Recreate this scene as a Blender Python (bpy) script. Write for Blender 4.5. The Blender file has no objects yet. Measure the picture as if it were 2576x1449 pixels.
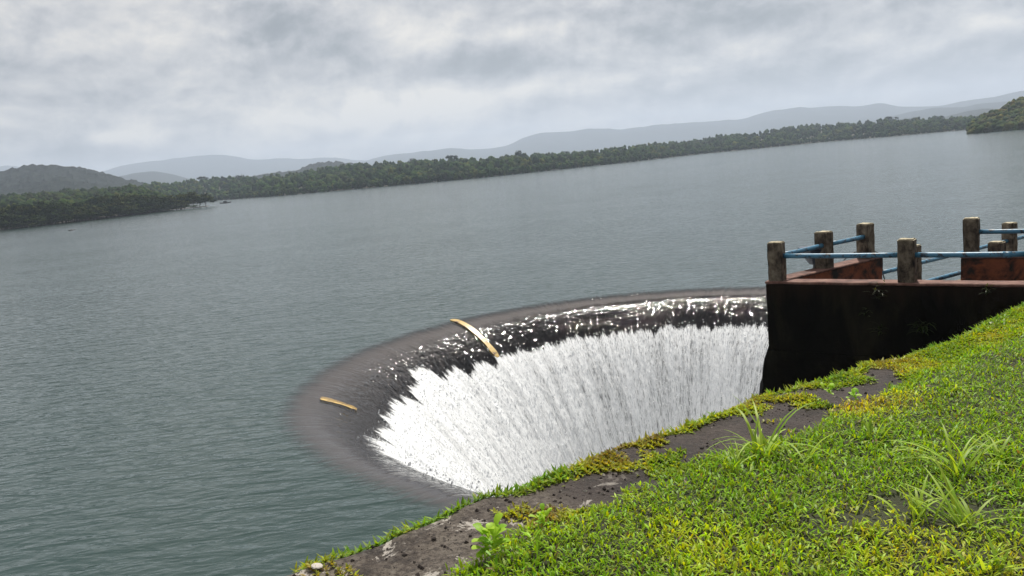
import bpy, math, random
import numpy as np
from mathutils import Matrix, Vector

random.seed(7)
RNG = np.random.default_rng(11)
sc = bpy.context.scene
COL = sc.collection
rad = math.radians

# ------------------------------------------------------------------ camera
CAM_H, PITCH, ROLL, FPX = 6.0, rad(8.66), rad(5.4), 2022.0 / 2576.0
cam_d = bpy.data.cameras.new('camera'); cam = bpy.data.objects.new('camera', cam_d); COL.objects.link(cam)
cam_d.sensor_width = 36.0; cam_d.lens = 36.0 * FPX; cam_d.clip_start = 0.05; cam_d.clip_end = 40000
_r0 = Vector((1, 0, 0)); _u0 = Vector((0, math.sin(PITCH), math.cos(PITCH))); _f0 = Vector((0, math.cos(PITCH), -math.sin(PITCH)))
_cr = _r0 * math.cos(ROLL) - _u0 * math.sin(ROLL); _cu = _r0 * math.sin(ROLL) + _u0 * math.cos(ROLL)
_m = Matrix((( _cr.x, _cu.x, -_f0.x, 0), (_cr.y, _cu.y, -_f0.y, 0), (_cr.z, _cu.z, -_f0.z, CAM_H), (0, 0, 0, 1)))
cam.matrix_world = _m
sc.camera = cam

# ------------------------------------------------------------------ light, world, exposure
SUN_AZ, SUN_EL = rad(20), rad(56)          # azimuth clockwise from +Y (the way the camera looks)
sun_d = bpy.data.lights.new('sun', 'SUN'); sun = bpy.data.objects.new('sun', sun_d); COL.objects.link(sun)
sun_d.energy = 4.2; sun_d.angle = rad(1.2); sun_d.color = (1.0, 0.95, 0.87)
_sd = Vector((math.sin(SUN_AZ) * math.cos(SUN_EL), math.cos(SUN_AZ) * math.cos(SUN_EL), math.sin(SUN_EL)))
sun.rotation_euler = _sd.to_track_quat('Z', 'Y').to_euler()
sun.location = (20, 40, 80)
sc.view_settings.view_transform = 'Standard'; sc.view_settings.look = 'None'
sc.view_settings.exposure = 0.38; sc.view_settings.gamma = 1.0; sc.view_settings.use_curve_mapping = False
sc.cycles.use_denoising = True
sc.cycles.max_bounces = 8; sc.cycles.transparent_max_bounces = 12; sc.cycles.volume_bounces = 1
sc.cycles.caustics_reflective = False; sc.cycles.caustics_refractive = False


class NT:
    """small helper for node trees"""
    def __init__(s, tree):
        s.t = tree; s.n = tree.nodes; s.l = tree.links

    def new(s, kind, **kw):
        n = s.n.new(kind)
        for k, v in kw.items():
            setattr(n, k, v)
        return n

    def put(s, sock, v):
        if v is None: return
        if isinstance(v, bpy.types.NodeSocket): s.l.new(v, sock)
        elif isinstance(v, (tuple, list)) and len(v) == 3 and sock.type == 'RGBA': sock.default_value = (*v, 1)
        else: sock.default_value = v

    def math(s, op, a, b=None, c=None, clamp=False):
        n = s.new('ShaderNodeMath', operation=op, use_clamp=clamp)
        for i, v in enumerate((a, b, c)):
            if v is not None: s.put(n.inputs[i], v)
        return n.outputs[0]

    def vec(s, op, a, b=None):
        n = s.new('ShaderNodeVectorMath', operation=op); s.put(n.inputs[0], a); s.put(n.inputs[1], b)
        return n.outputs[0]

    def noise(s, co, scale, detail=4, rough=0.55, dist=0.0, out='Fac'):
        n = s.new('ShaderNodeTexNoise'); s.put(n.inputs['Vector'], co)
        n.inputs['Scale'].default_value = scale; n.inputs['Detail'].default_value = detail
        n.inputs['Roughness'].default_value = rough; n.inputs['Distortion'].default_value = dist
        return n.outputs[out]

    def scale(s, co, x, y, z, rz=0.0):
        n = s.new('ShaderNodeMapping'); s.put(n.inputs['Vector'], co)
        n.inputs['Scale'].default_value = (x, y, z); n.inputs['Rotation'].default_value = (0, 0, rz)
        return n.outputs[0]

    def ramp(s, f, stops, interp='LINEAR'):
        n = s.new('ShaderNodeValToRGB'); s.put(n.inputs[0], f); cr = n.color_ramp; cr.interpolation = interp
        while len(cr.elements) < len(stops): cr.elements.new(0.5)
        for e, (p, c) in zip(cr.elements, stops):
            e.position = p; e.color = (*c, 1) if isinstance(c, tuple) else (c, c, c, 1)
        return n.outputs[0]

    def step(s, f, a, b, lo=0.0, hi=1.0):
        n = s.new('ShaderNodeMapRange', interpolation_type='SMOOTHSTEP'); s.put(n.inputs[0], f)
        n.inputs[1].default_value = a; n.inputs[2].default_value = b
        n.inputs[3].default_value = lo; n.inputs[4].default_value = hi
        return n.outputs[0]

    def mix(s, f, a, b, mode='MIX'):
        n = s.new('ShaderNodeMix', data_type='RGBA', blend_type=mode)
        s.put(n.inputs[0], f); s.put(n.inputs[6], a); s.put(n.inputs[7], b)
        return n.outputs[2]

    def bump(s, h, strength=0.5, dist=0.02, normal=None):
        n = s.new('ShaderNodeBump'); s.put(n.inputs['Height'], h)
        n.inputs['Strength'].default_value = strength; n.inputs['Distance'].default_value = dist
        if normal is not None: s.put(n.inputs['Normal'], normal)
        return n.outputs[0]

    def pbr(s, color, rough=0.8, normal=None, spec=0.5, **kw):
        n = s.new('ShaderNodeBsdfPrincipled'); s.put(n.inputs['Base Color'], color)
        s.put(n.inputs['Roughness'], rough); n.inputs['Specular IOR Level'].default_value = spec
        if normal is not None: s.put(n.inputs['Normal'], normal)
        for k, v in kw.items(): s.put(n.inputs[k.replace('_', ' ')], v)
        return n.outputs[0]

    def mixsh(s, f, a, b):
        n = s.new('ShaderNodeMixShader'); s.put(n.inputs[0], f); s.l.new(a, n.inputs[1]); s.l.new(b, n.inputs[2])
        return n.outputs[0]


def material(name, build):
    m = bpy.data.materials.new(name); m.use_nodes = True
    m.node_tree.nodes.clear(); k = NT(m.node_tree)
    out = k.new('ShaderNodeOutputMaterial'); r = build(k)
    k.l.new(r, out.inputs['Surface'])
    return m


# pixel (of a 2576 x 1449 view of the photograph) -> direction; used to read positions on real planes
def ray(x, y):
    u = (x - 1288) / 2022.0; v = -(y - 724.5) / 2022.0
    c, s = math.cos(ROLL), math.sin(ROLL)
    a = u * c + v * s; b = -u * s + v * c
    return np.array([a, math.cos(PITCH) + b * math.sin(PITCH), -math.sin(PITCH) + b * math.cos(PITCH)])


def at(x, y, z):
    d = ray(x, y); t = (z - CAM_H) / d[2]
    return np.array([0, 0, CAM_H]) + t * d


def azel(x, y):
    d = ray(x, y); return math.atan2(d[0], d[1]), math.atan2(d[2], math.hypot(d[0], d[1]))


# world: Nishita sky under a broken deck of grey clouds
world = bpy.data.worlds.new('World'); sc.world = world; world.use_nodes = True
world.node_tree.nodes.clear(); k = NT(world.node_tree)
sky = k.new('ShaderNodeTexSky', sky_type='NISHITA'); sky.sun_disc = False
sky.sun_elevation = SUN_EL; sky.sun_rotation = SUN_AZ; sky.air_density = 1.2; sky.dust_density = 2.0
co = k.new('ShaderNodeTexCoord').outputs['Generated']
sep = k.new('ShaderNodeSeparateXYZ'); k.l.new(co, sep.inputs[0])
el = k.math('ARCSINE', sep.outputs[2]); az = k.math('ARCTAN2', sep.outputs[0], sep.outputs[1])
cz = k.math('ADD', k.math('MAXIMUM', sep.outputs[2], 0.0), 0.16)
cx = k.math('DIVIDE', sep.outputs[0], cz); cy = k.math('DIVIDE', sep.outputs[1], cz)
cc = k.new('ShaderNodeCombineXYZ'); k.put(cc.inputs[0], cx); k.put(cc.inputs[1], cy)
cv = cc.outputs[0]
big = k.noise(k.vec('ADD', cv, (3.1, 1.7, 0)), 0.55, 5, 0.55, 0.35)
mid = k.noise(k.vec('ADD', cv, (8.3, 4.2, 0)), 1.7, 9, 0.58, 0.5)
puff = k.noise(k.vec('ADD', co, (1.3, 0.2, 0.9)), 7.5, 10, 0.6, 0.45)
puff2 = k.noise(k.vec('ADD', k.scale(co, 1, 1, 2.0), (0.3, 2.2, 0.4)), 4.0, 8, 0.6, 0.3)
puff3 = k.noise(k.vec('ADD', k.scale(co, 1, 1, 1.7), (5.3, 0.7, 2.9)), 5.5, 12, 0.60, 0.25)
val = k.math('ADD', k.math('MULTIPLY', big, 0.40), k.math('MULTIPLY', mid, 0.20))
val = k.math('ADD', val, k.math('MULTIPLY', puff3, 0.28))
val = k.math('ADD', val, k.math('MULTIPLY', k.math('SUBTRACT', puff2, 0.12), 0.30))
val = k.math('ADD', k.math('MULTIPLY', k.math('SUBTRACT', val, 0.5), 1.35), 0.485)
def relief(scale_, det, ofs, d):  # offset noise difference: cloud self-shading painted into the sky colour
    c0 = k.vec('ADD', k.scale(co, 1, 1, 1.6), ofs)
    a_ = k.noise(c0, scale_, det, 0.58, 0.25); b_ = k.noise(k.vec('ADD', c0, (-0.4 * d, 0, d)), scale_, det, 0.58, 0.25)
    return k.math('SUBTRACT', a_, b_)


rel = k.math('ADD', k.math('MULTIPLY', relief(5.5, 8, (5.3, 0.7, 2.9), 0.030), 0.70), k.math('MULTIPLY', relief(13.0, 8, (1.3, 0.2, 0.9), 0.014), 0.55))
val = k.math('ADD', val, rel)
#        px    py   wide  high  amount  puffiness
BLOBS = [(1000, 270, 190, 55, 0.26, 1.0), (740, 300, 130, 50, 0.12, 0.9), (1240, 165, 260, 42, -0.26, 0.4),
         (1480, 135, 75, 30, 0.15, 0.9), (1735, 165, 70, 35, 0.18, 1.0), (1750, 75, 420, 42, -0.20, 0.5),
         (2330, 60, 200, 60, -0.06, 0.5), (240, 90, 420, 110, 0.12, 0.0), (250, 347, 50, 18, 0.16, 0.9),
         (370, 352, 42, 30, 0.15, 0.9), (30, 375, 40, 20, 0.12, 0.8), (880, 130, 100, 55, -0.14, 0.6),
         (1560, 285, 150, 32, 0.12, 0.8), (330, 250, 330, 60, -0.05, 0.0), (700, 60, 180, 60, -0.12, 0.5),
         (1330, 85, 150, 22, 0.12, 0.6), (2150, 95, 110, 25, 0.10, 0.7), (1000, 90, 90, 40, 0.10, 0.8),
         (1900, 215, 300, 35, -0.08, 0.5), (1320, 280, 110, 40, -0.10, 0.6), (2480, 50, 70, 20, 0.12, 0.8)]
for (px, py, w, h, amt, pf) in BLOBS:
    a0, e0 = azel(px, py); sa, se = w / 2022.0, h / 2022.0
    da = k.math('DIVIDE', k.math('SUBTRACT', az, a0), sa); de = k.math('DIVIDE', k.math('SUBTRACT', el, e0), se)
    g = k.math('POWER', 2.718, k.math('MULTIPLY', k.math('ADD', k.math('MULTIPLY', da, da), k.math('MULTIPLY', de, de)), -1.0))
    tex = k.math('ADD', 1 - pf, k.math('MULTIPLY', k.step(puff, 0.36, 0.62), 1.6 * pf)) if pf else 1.0
    val = k.math('ADD', val, k.math('MULTIPLY', k.math('MULTIPLY', g, tex), amt))
cloud = k.ramp(val, [(0.33, (2.0, 2.15, 2.3)), (0.42, (2.6, 2.75, 2.9)), (0.50, (3.55, 3.6, 3.75)), (0.60, (4.8, 4.75, 4.75)), (0.78, (7.2, 6.8, 6.2))])
haze_f = k.step(el, 0.0, 0.09, 0.40, 0.0)
cloud = k.mix(haze_f, cloud, (3.7, 3.7, 3.95))
skycol = k.mix(0.95, sky.outputs[0], cloud)
bg = k.new('ShaderNodeBackground'); k.l.new(skycol, bg.inputs[0]); bg.inputs[1].default_value = 0.095
k.l.new(bg.outputs[0], k.new('ShaderNodeOutputWorld').inputs['Surface'])


# ------------------------------------------------------------------ object helpers
def tag(o, label=None, cat=None, group=None, kind=None):
    for key, v in (('label', label), ('category', cat), ('group', group), ('kind', kind)):
        if v: o[key] = v
    return o


def mesh_obj(name, verts, faces, mat, parent=None, smooth=False):
    me = bpy.data.meshes.new(name)
    me.from_pydata([tuple(map(float, v)) for v in verts], [], [tuple(map(int, f)) for f in faces])
    if mat: me.materials.append(mat)
    if smooth: me.polygons.foreach_set('use_smooth', [True] * len(me.polygons))
    me.update(); o = bpy.data.objects.new(name, me); COL.objects.link(o)
    if parent: o.parent = parent; o.matrix_parent_inverse = parent.matrix_world.inverted()
    return o


def np_mesh(name, verts, tris=None, quads=None, mat=None, smooth=False, attrs=None, parent=None):
    """fast mesh from numpy arrays"""
    me = bpy.data.meshes.new(name)
    verts = np.asarray(verts, dtype=np.float32)
    nt = 0 if tris is None else len(tris); nq = 0 if quads is None else len(quads)
    parts, starts, tot = [], [], []
    if nq: parts.append(np.asarray(quads, dtype=np.int32).ravel()); tot.append(np.full(nq, 4)); starts.append(np.arange(nq) * 4)
    if nt: parts.append(np.asarray(tris, dtype=np.int32).ravel()); tot.append(np.full(nt, 3)); starts.append(nq * 4 + np.arange(nt) * 3)
    loops = np.concatenate(parts).astype(np.int32)
    me.vertices.add(len(verts)); me.vertices.foreach_set('co', verts.ravel())
    me.loops.add(len(loops)); me.loops.foreach_set('vertex_index', loops)
    me.polygons.add(nq + nt); me.polygons.foreach_set('loop_start', np.concatenate(starts).astype(np.int32))
    me.polygons.foreach_set('loop_total', np.concatenate(tot).astype(np.int32))
    me.polygons.foreach_set('use_smooth', np.full(nq + nt, smooth))
    me.update(calc_edges=True); me.validate()
    for an, (typ, data) in (attrs or {}).items():
        a = me.attributes.new(an, typ, 'POINT')
        a.data.foreach_set('color' if typ == 'FLOAT_COLOR' else 'value', np.asarray(data, dtype=np.float32).ravel())
    if mat: me.materials.append(mat)
    o = bpy.data.objects.new(name, me); COL.objects.link(o)
    if parent: o.parent = parent; o.matrix_parent_inverse = parent.matrix_world.inverted()
    return o


def empty(name, loc=(0, 0, 0)):
    o = bpy.data.objects.new(name, None); o.empty_display_size = 0.2; COL.objects.link(o)
    o.location = loc; bpy.context.view_layer.update() if False else None
    o.matrix_world = Matrix.Translation(loc)
    return o


def _hash(ix, iy, seed):
    h = (ix.astype(np.int64) * 374761393 + iy.astype(np.int64) * 668265263 + seed * 1274126177) & 0xFFFFFFFF
    h = ((h ^ (h >> 13)) * 1274126177) & 0xFFFFFFFF
    return ((h ^ (h >> 16)) & 0xFFFF) / 65535.0


def vnoise(x, y, seed=0):
    x = np.asarray(x, float); y = np.asarray(y, float) + 0 * x
    ix = np.floor(x); iy = np.floor(y); fx = x - ix; fy = y - iy
    fx = fx * fx * (3 - 2 * fx); fy = fy * fy * (3 - 2 * fy)
    a = _hash(ix, iy, seed); b = _hash(ix + 1, iy, seed); c = _hash(ix, iy + 1, seed); d = _hash(ix + 1, iy + 1, seed)
    return (a * (1 - fx) + b * fx) * (1 - fy) + (c * (1 - fx) + d * fx) * fy


def fbm(x, y, seed=0, octv=4, gain=0.5):
    s = 0; a = 1; t = 0
    for i in range(octv):
        s = s + a * vnoise(np.asarray(x) * 2 ** i + 13.7 * i, np.asarray(y) * 2 ** i + 5.1 * i, seed + i); t += a; a *= gain
    return s / t


# ------------------------------------------------------------------ materials
def wave_height(k, near):
    g = k.new('ShaderNodeNewGeometry').outputs['Position']
    w1 = k.noise(k.scale(g, 1.0, 2.6, 1, rad(-24)), 0.9, 2, 0.5, 0.5)
    w2 = k.noise(k.scale(g, 1.0, 2.3, 1, rad(-12)), 2.6, 2, 0.5, 0.4)
    w3 = k.noise(k.scale(g, 1.0, 1.9, 1, rad(-38)), 7.0, 1, 0.5, 0.3)
    swell = k.noise(g, 0.10, 3, 0.5)
    h = k.math('ADD', k.math('MULTIPLY', w1, 1.0), k.math('MULTIPLY', w2, 0.30))
    h = k.math('ADD', h, k.math('MULTIPLY', w3, 0.045))
    amp = k.math('ADD', 0.55, k.math('MULTIPLY', swell, 0.9))
    return k.math('MULTIPLY', h, amp)


def lake_shader(k):
    h = wave_height(k, True)
    g = k.new('ShaderNodeNewGeometry').outputs['Position']
    n = k.bump(h, 0.85, 0.10)
    wind = k.noise(k.scale(g, 1, 3.0, 1, rad(-8)), 0.018, 4, 0.55)
    rough = k.ramp(wind, [(0.35, 0.10), (0.65, 0.13)])
    col = k.mix(k.noise(g, 0.03, 3), (0.025, 0.049, 0.045), (0.033, 0.057, 0.052))
    return k.pbr(col, rough, n, 0.5, IOR=1.43)


M = {}
M['lake'] = material('lake_water', lake_shader)


def nappe_build(k):
    at_v = k.new('ShaderNodeAttribute', attribute_name='across').outputs['Fac']      # metres inward from the rim
    at_s = k.new('ShaderNodeAttribute', attribute_name='along').outputs['Fac']       # metres along the rim
    foam_a = k.new('ShaderNodeAttribute', attribute_name='foam').outputs['Fac']
    uv = k.new('ShaderNodeCombineXYZ'); k.put(uv.inputs[0], at_s); k.put(uv.inputs[1], at_v)
    uvv = uv.outputs[0]
    streak = k.noise(k.scale(uvv, 7.0, 0.40, 1), 1.0, 4, 0.55, 0.15)
    fine = k.noise(k.scale(uvv, 20.0, 4.0, 1), 1.0, 5, 0.65, 0.2)
    pebbly = k.noise(k.scale(uvv, 8.0, 6.0, 1), 1.0, 2, 0.5, 0.6)
    v2 = k.math('ADD', at_v, k.math('MULTIPLY', k.math('SUBTRACT', streak, 0.5), 1.4))
    lakeness = k.step(v2, -0.15, 0.65, 1.0, 0.0)
    rip = k.step(v2, 0.9, 1.5, 0.0, 1.0)
    hb = k.math('ADD', k.math('MULTIPLY', streak, 0.012), k.math('MULTIPLY', k.math('MULTIPLY', pebbly, rip), 0.02))
    nb = k.bump(hb, 0.8, 1.0)
    vo = k.new('ShaderNodeTexVoronoi'); k.put(vo.inputs['Vector'], k.scale(uvv, 17.0, 11.0, 1)); vo.inputs['Scale'].default_value = 1.0
    vo.inputs['Randomness'].default_value = 1.0
    tilt = k.vec('SUBTRACT', vo.outputs['Color'], (0.5, 0.5, 0.5))
    sc_ = k.new('ShaderNodeVectorMath', operation='SCALE'); k.l.new(tilt, sc_.inputs[0]); k.put(sc_.inputs['Scale'], k.math('MULTIPLY', k.step(v2, 1.1, 1.9), 0.44))
    nrm = k.vec('NORMALIZE', k.vec('ADD', nb, sc_.outputs[0]))
    # thin sheet of clear water: tint what lies below, mirror the sky
    tr = k.new('ShaderNodeBsdfTransparent'); tr.inputs[0].default_value = (0.80, 0.78, 0.78, 1)
    gl = k.new('ShaderNodeBsdfGlossy'); gl.inputs['Roughness'].default_value = 0.045; k.l.new(nrm, gl.inputs['Normal'])
    fr = k.new('ShaderNodeFresnel'); fr.inputs['IOR'].default_value = 1.33; k.l.new(nrm, fr.inputs['Normal'])
    thin = k.mixsh(fr.outputs[0], tr.outputs[0], gl.outputs[0])
    body = k.mixsh(lakeness, thin, lake_shader(k))
    # foam: broken white water, grey between the clots
    f = k.math('ADD', foam_a, k.math('MULTIPLY', k.math('SUBTRACT', fine, 0.5), 1.15))
    fm = k.step(f, 0.38, 0.72)
    clot = k.noise(k.scale(uvv, 20.0, 9.0, 1), 1.0, 5, 0.70, 0.3)
    curtain = k.noise(k.scale(uvv, 3.2, 0.35, 1), 1.0, 4, 0.6, 0.1)
    specks = k.noise(k.scale(uvv, 18.0, 4.0, 1), 1.0, 5, 0.70, 0.15)
    # dark wall shows between the threads where the curtain is thin, lower down and on the far side
    far_part = k.step(at_s, 36.0, 24.0)
    gap = k.math('ADD', k.math('MULTIPLY', specks, 0.75), k.math('MULTIPLY', curtain, 0.25))
    gap = k.math('ADD', gap, k.math('MULTIPLY', k.step(far_part, 0, 1, 1, 0), 0.05))
    fc = k.ramp(clot, [(0.32, (0.50, 0.52, 0.53)), (0.44, (0.76, 0.78, 0.79)), (0.55, (0.92, 0.93, 0.93))])
    fn = k.bump(clot, 0.45, 0.03)
    fc = k.mix(1.0, fc, k.ramp(curtain, [(0.36, 0.80), (0.58, 1.0)]), 'MULTIPLY')
    foam = k.pbr(fc, 0.45, fn, 0.5)
    holes = k.step(k.math('ADD', gap, k.math('MULTIPLY', k.step(at_v, 4.0, 8.0), -0.035)), 0.405, 0.48, 0.42, 1.0)
    fm2 = k.math('MULTIPLY', fm, holes)
    return k.mixsh(fm2, body, foam)


M['nappe'] = material('falling_water', nappe_build)


def crest_build(k):
    at_v = k.new('ShaderNodeAttribute', attribute_name='across').outputs['Fac']
    at_s = k.new('ShaderNodeAttribute', attribute_name='along').outputs['Fac']
    uv = k.new('ShaderNodeCombineXYZ'); k.put(uv.inputs[0], at_s); k.put(uv.inputs[1], at_v)
    st = k.noise(k.scale(uv.outputs[0], 6.0, 0.5, 1), 1.0, 5, 0.6)
    bl = k.noise(uv.outputs[0], 0.9, 5, 0.6)
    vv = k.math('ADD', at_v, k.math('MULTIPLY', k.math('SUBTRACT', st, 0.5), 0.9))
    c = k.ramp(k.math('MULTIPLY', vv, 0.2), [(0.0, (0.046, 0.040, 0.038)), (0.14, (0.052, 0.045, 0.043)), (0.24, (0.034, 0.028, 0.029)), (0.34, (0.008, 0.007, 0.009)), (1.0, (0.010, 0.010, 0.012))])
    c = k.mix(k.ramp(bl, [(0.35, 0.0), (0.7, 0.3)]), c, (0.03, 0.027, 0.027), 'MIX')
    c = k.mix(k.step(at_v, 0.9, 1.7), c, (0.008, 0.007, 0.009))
    return k.pbr(c, 0.6, k.bump(st, 0.4, 0.02), 0.4)


M['crest'] = material('wet_concrete_crest', crest_build)


def yellow_build(k):
    g = k.new('ShaderNodeNewGeometry').outputs['Position']
    n = k.noise(g, 5.0, 6, 0.7, 0.4); n2 = k.noise(g, 14.0, 3)
    c = k.mix(n2, (0.62, 0.44, 0.14), (0.48, 0.31, 0.07))
    c = k.mix(k.step(n, 0.52, 0.60), c, (0.10, 0.05, 0.03))
    return k.pbr(c, 0.35, k.bump(n, 0.5, 0.02))


M['yellow'] = material('worn_yellow_paint', yellow_build)


def shaded_algae_wall(k):
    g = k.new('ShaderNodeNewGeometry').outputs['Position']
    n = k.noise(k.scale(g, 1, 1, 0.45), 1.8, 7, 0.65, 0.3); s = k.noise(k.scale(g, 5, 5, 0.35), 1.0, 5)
    c = k.ramp(n, [(0.3, (0.0015, 0.0018, 0.0015)), (0.52, (0.005, 0.0044, 0.0030)), (0.68, (0.016, 0.014, 0.008))])  # algae tone lowered to near black, so the colour carries the face's shade
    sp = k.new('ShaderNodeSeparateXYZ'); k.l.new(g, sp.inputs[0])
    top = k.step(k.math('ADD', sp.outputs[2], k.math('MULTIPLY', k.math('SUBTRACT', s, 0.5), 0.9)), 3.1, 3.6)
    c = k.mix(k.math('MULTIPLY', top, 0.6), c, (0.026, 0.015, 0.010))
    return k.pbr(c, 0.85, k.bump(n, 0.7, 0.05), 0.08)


M['shaded_algae_wall'] = material('shade_dark_algae_masonry', shaded_algae_wall)


def red_plaster(k):
    g = k.new('ShaderNodeNewGeometry').outputs['Position']
    n = k.noise(g, 2.2, 7, 0.68, 0.5); m2 = k.noise(k.vec('ADD', g, (4, 1, 7)), 6.0, 6, 0.7)
    c = k.mix(m2, (0.30, 0.085, 0.036), (0.13, 0.040, 0.020))
    c = k.mix(k.step(n, 0.42, 0.62), c, (0.016, 0.013, 0.010))
    return k.pbr(c, 0.85, k.bump(m2, 0.6, 0.02), 0.3)


M['red'] = material('stained_red_plaster', red_plaster)


def coping_build(k):
    g = k.new('ShaderNodeNewGeometry').outputs['Position']
    n = k.noise(g, 4.0, 6, 0.7, 0.3)
    c = k.ramp(n, [(0.34, (0.05, 0.028, 0.022)), (0.52, (0.17, 0.085, 0.065)), (0.72, (0.26, 0.16, 0.12))])
    return k.pbr(c, 0.8, k.bump(n, 0.8, 0.03), 0.3)


M['coping'] = material('worn_red_coping', coping_build)


def post_build(k):
    g = k.new('ShaderNodeNewGeometry')
    p = k.new('ShaderNodeTexCoord').outputs['Object']
    oi = k.new('ShaderNodeObjectInfo').outputs['Random']
    p = k.vec('ADD', p, g.outputs['Position'])
    n = k.noise(k.scale(p, 1, 1, 0.7), 3.2, 8, 0.68, 0.25); m2 = k.noise(p, 24.0, 4, 0.6)
    c = k.ramp(n, [(0.34, (0.012, 0.010, 0.008)), (0.45, (0.07, 0.052, 0.038)), (0.56, (0.18, 0.145, 0.105)), (0.74, (0.34, 0.28, 0.20))])
    c = k.mix(k.math('MULTIPLY', m2, 0.35), c, (0.05, 0.045, 0.035))
    return k.pbr(c, 0.9, k.bump(k.math('ADD', n, k.math('MULTIPLY', m2, 0.3)), 0.7, 0.03), 0.2)


M['post'] = material('weathered_concrete', post_build)


def post_cap(k):
    g = k.new('ShaderNodeNewGeometry').outputs['Position']
    n = k.noise(g, 22.0, 6, 0.7, 0.3)
    c = k.ramp(n, [(0.36, (0.10, 0.08, 0.05)), (0.48, (0.38, 0.33, 0.22)), (0.62, (0.60, 0.55, 0.42))])
    return k.pbr(c, 0.9, k.bump(n, 0.6, 0.02), 0.2)


M['post_cap'] = material('pale_post_top', post_cap)  # mottled colour, paler than the sides, for the top faces of the posts


def pipe_build(k):
    g = k.new('ShaderNodeNewGeometry').outputs['Position']
    n = k.noise(g, 9.0, 8, 0.72, 0.5); m2 = k.noise(g, 3.0, 3)
    c = k.mix(m2, (0.045, 0.17, 0.28), (0.075, 0.23, 0.35))
    c = k.mix(k.step(n, 0.50, 0.60), c, (0.024, 0.026, 0.034))
    return k.pbr(c, 0.42, k.bump(n, 0.5, 0.01), 0.5)


M['pipe'] = material('chipped_blue_paint', pipe_build)
M['lamp_blue'] = material('dark_blue_metal', lambda k: k.pbr((0.012, 0.022, 0.045), 0.4))
M['lamp_grey'] = material('grey_metal', lambda k: k.pbr((0.16, 0.17, 0.17), 0.5))
M['cable'] = material('black_rubber', lambda k: k.pbr((0.012, 0.012, 0.012), 0.5))
M['driftwood'] = material('wet_dark_wood', lambda k: k.pbr((0.02, 0.018, 0.018), 0.6))


def band_build(k):
    """the ledge along the drop: old concrete and black soil with pale lime patches"""
    g = k.new('ShaderNodeNewGeometry').outputs['Position']
    along = k.new('ShaderNodeAttribute', attribute_name='along').outputs['Fac']
    back = k.new('ShaderNodeAttribute', attribute_name='back').outputs['Fac']
    n = k.noise(g, 3.2, 9, 0.68, 0.4); f = k.noise(g, 38.0, 6, 0.72); p = k.noise(k.vec('ADD', g, (7, 2, 0)), 4.5, 8, 0.72, 0.7)
    conc = k.ramp(n, [(0.36, (0.026, 0.018, 0.013)), (0.48, (0.078, 0.060, 0.046)), (0.62, (0.165, 0.140, 0.112))])
    conc = k.mix(k.math('MULTIPLY', k.step(f, 0.50, 0.60), 0.75), conc, (0.020, 0.014, 0.011))
    conc = k.mix(k.math('MULTIPLY', k.step(f, 0.50, 0.30), 0.5), conc, (0.22, 0.195, 0.165))
    soil = k.ramp(n, [(0.36, (0.014, 0.008, 0.006)), (0.5, (0.032, 0.022, 0.018)), (0.66, (0.058, 0.043, 0.037))])
    soil = k.mix(k.math('MULTIPLY', k.step(f, 0.54, 0.64), 0.55), soil, (0.085, 0.068, 0.058))
    soil = k.mix(k.math('MULTIPLY', k.step(f, 0.46, 0.38), 0.7), soil, (0.007, 0.005, 0.005))
    wob = k.math('ADD', along, k.math('MULTIPLY', k.math('SUBTRACT', n, 0.5), 0.9))
    c = k.mix(k.step(wob, 1.25, 1.55), conc, soil)
    pale = k.math('MULTIPLY', k.step(p, 0.575, 0.605), k.step(wob, 1.9, 1.3))
    c = k.mix(k.math('MULTIPLY', pale, 0.85), c, (0.46, 0.42, 0.37))
    # under the lawn and moss: dark root soil
    c = k.mix(k.step(back, 0.0, 0.12), c, (0.030, 0.034, 0.010))
    h = k.math('ADD', k.math('MULTIPLY', n, 0.9), k.math('MULTIPLY', f, 0.6))
    rough = k.mix(n, (0.55, 0.55, 0.55), (0.9, 0.9, 0.9))
    return k.pbr(c, rough, k.bump(h, 0.9, 0.035), 0.35)


M['ledge'] = material('ledge_concrete_and_soil', band_build)


def leaf_build(trans=0.42, rough=0.50, spec=0.28):
    def b(k):
        a = k.new('ShaderNodeAttribute', attribute_name='tint')
        d = k.pbr(a.outputs['Color'], rough, None, spec)
        t = k.new('ShaderNodeBsdfTranslucent'); k.l.new(k.mix(1.0, a.outputs['Color'], (1.55, 1.35, 0.40), 'MULTIPLY'), t.inputs[0])
        return k.mixsh(trans, d, t.outputs[0])
    return b


M['leaf'] = material('grass_leaf', leaf_build())


def foliage_build(k):
    a = k.new('ShaderNodeAttribute', attribute_name='tint').outputs['Color']
    g = k.new('ShaderNodeNewGeometry').outputs['Position']
    n = k.noise(g, 0.9, 4, 0.7)
    c = k.mix(k.ramp(n, [(0.35, 0.0), (0.65, 1.0)]), k.mix(1.0, a, (0.55, 0.6, 0.6), 'MULTIPLY'), k.mix(1.0, a, (1.2, 1.2, 1.05), 'MULTIPLY'))
    return k.pbr(c, 0.9, k.bump(n, 0.7, 0.5), 0.05)


M['foliage'] = material('tree_foliage', foliage_build)
M['bark'] = material('dark_bark', lambda k: k.pbr((0.045, 0.036, 0.028), 0.9))


def hill_build(cA, cB, sc_):
    def b(k):
        g = k.new('ShaderNodeNewGeometry').outputs['Position']
        n = k.noise(g, sc_, 6, 0.7); m2 = k.noise(g, sc_ * 0.12, 4, 0.6)
        f = k.math('ADD', k.math('MULTIPLY', n, 0.6), k.math('MULTIPLY', m2, 0.4))
        c = k.ramp(f, [(0.38, cA), (0.62, cB)])
        return k.pbr(c, 0.9, k.bump(n, 1.0, 3.0), 0.1)
    return b


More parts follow.
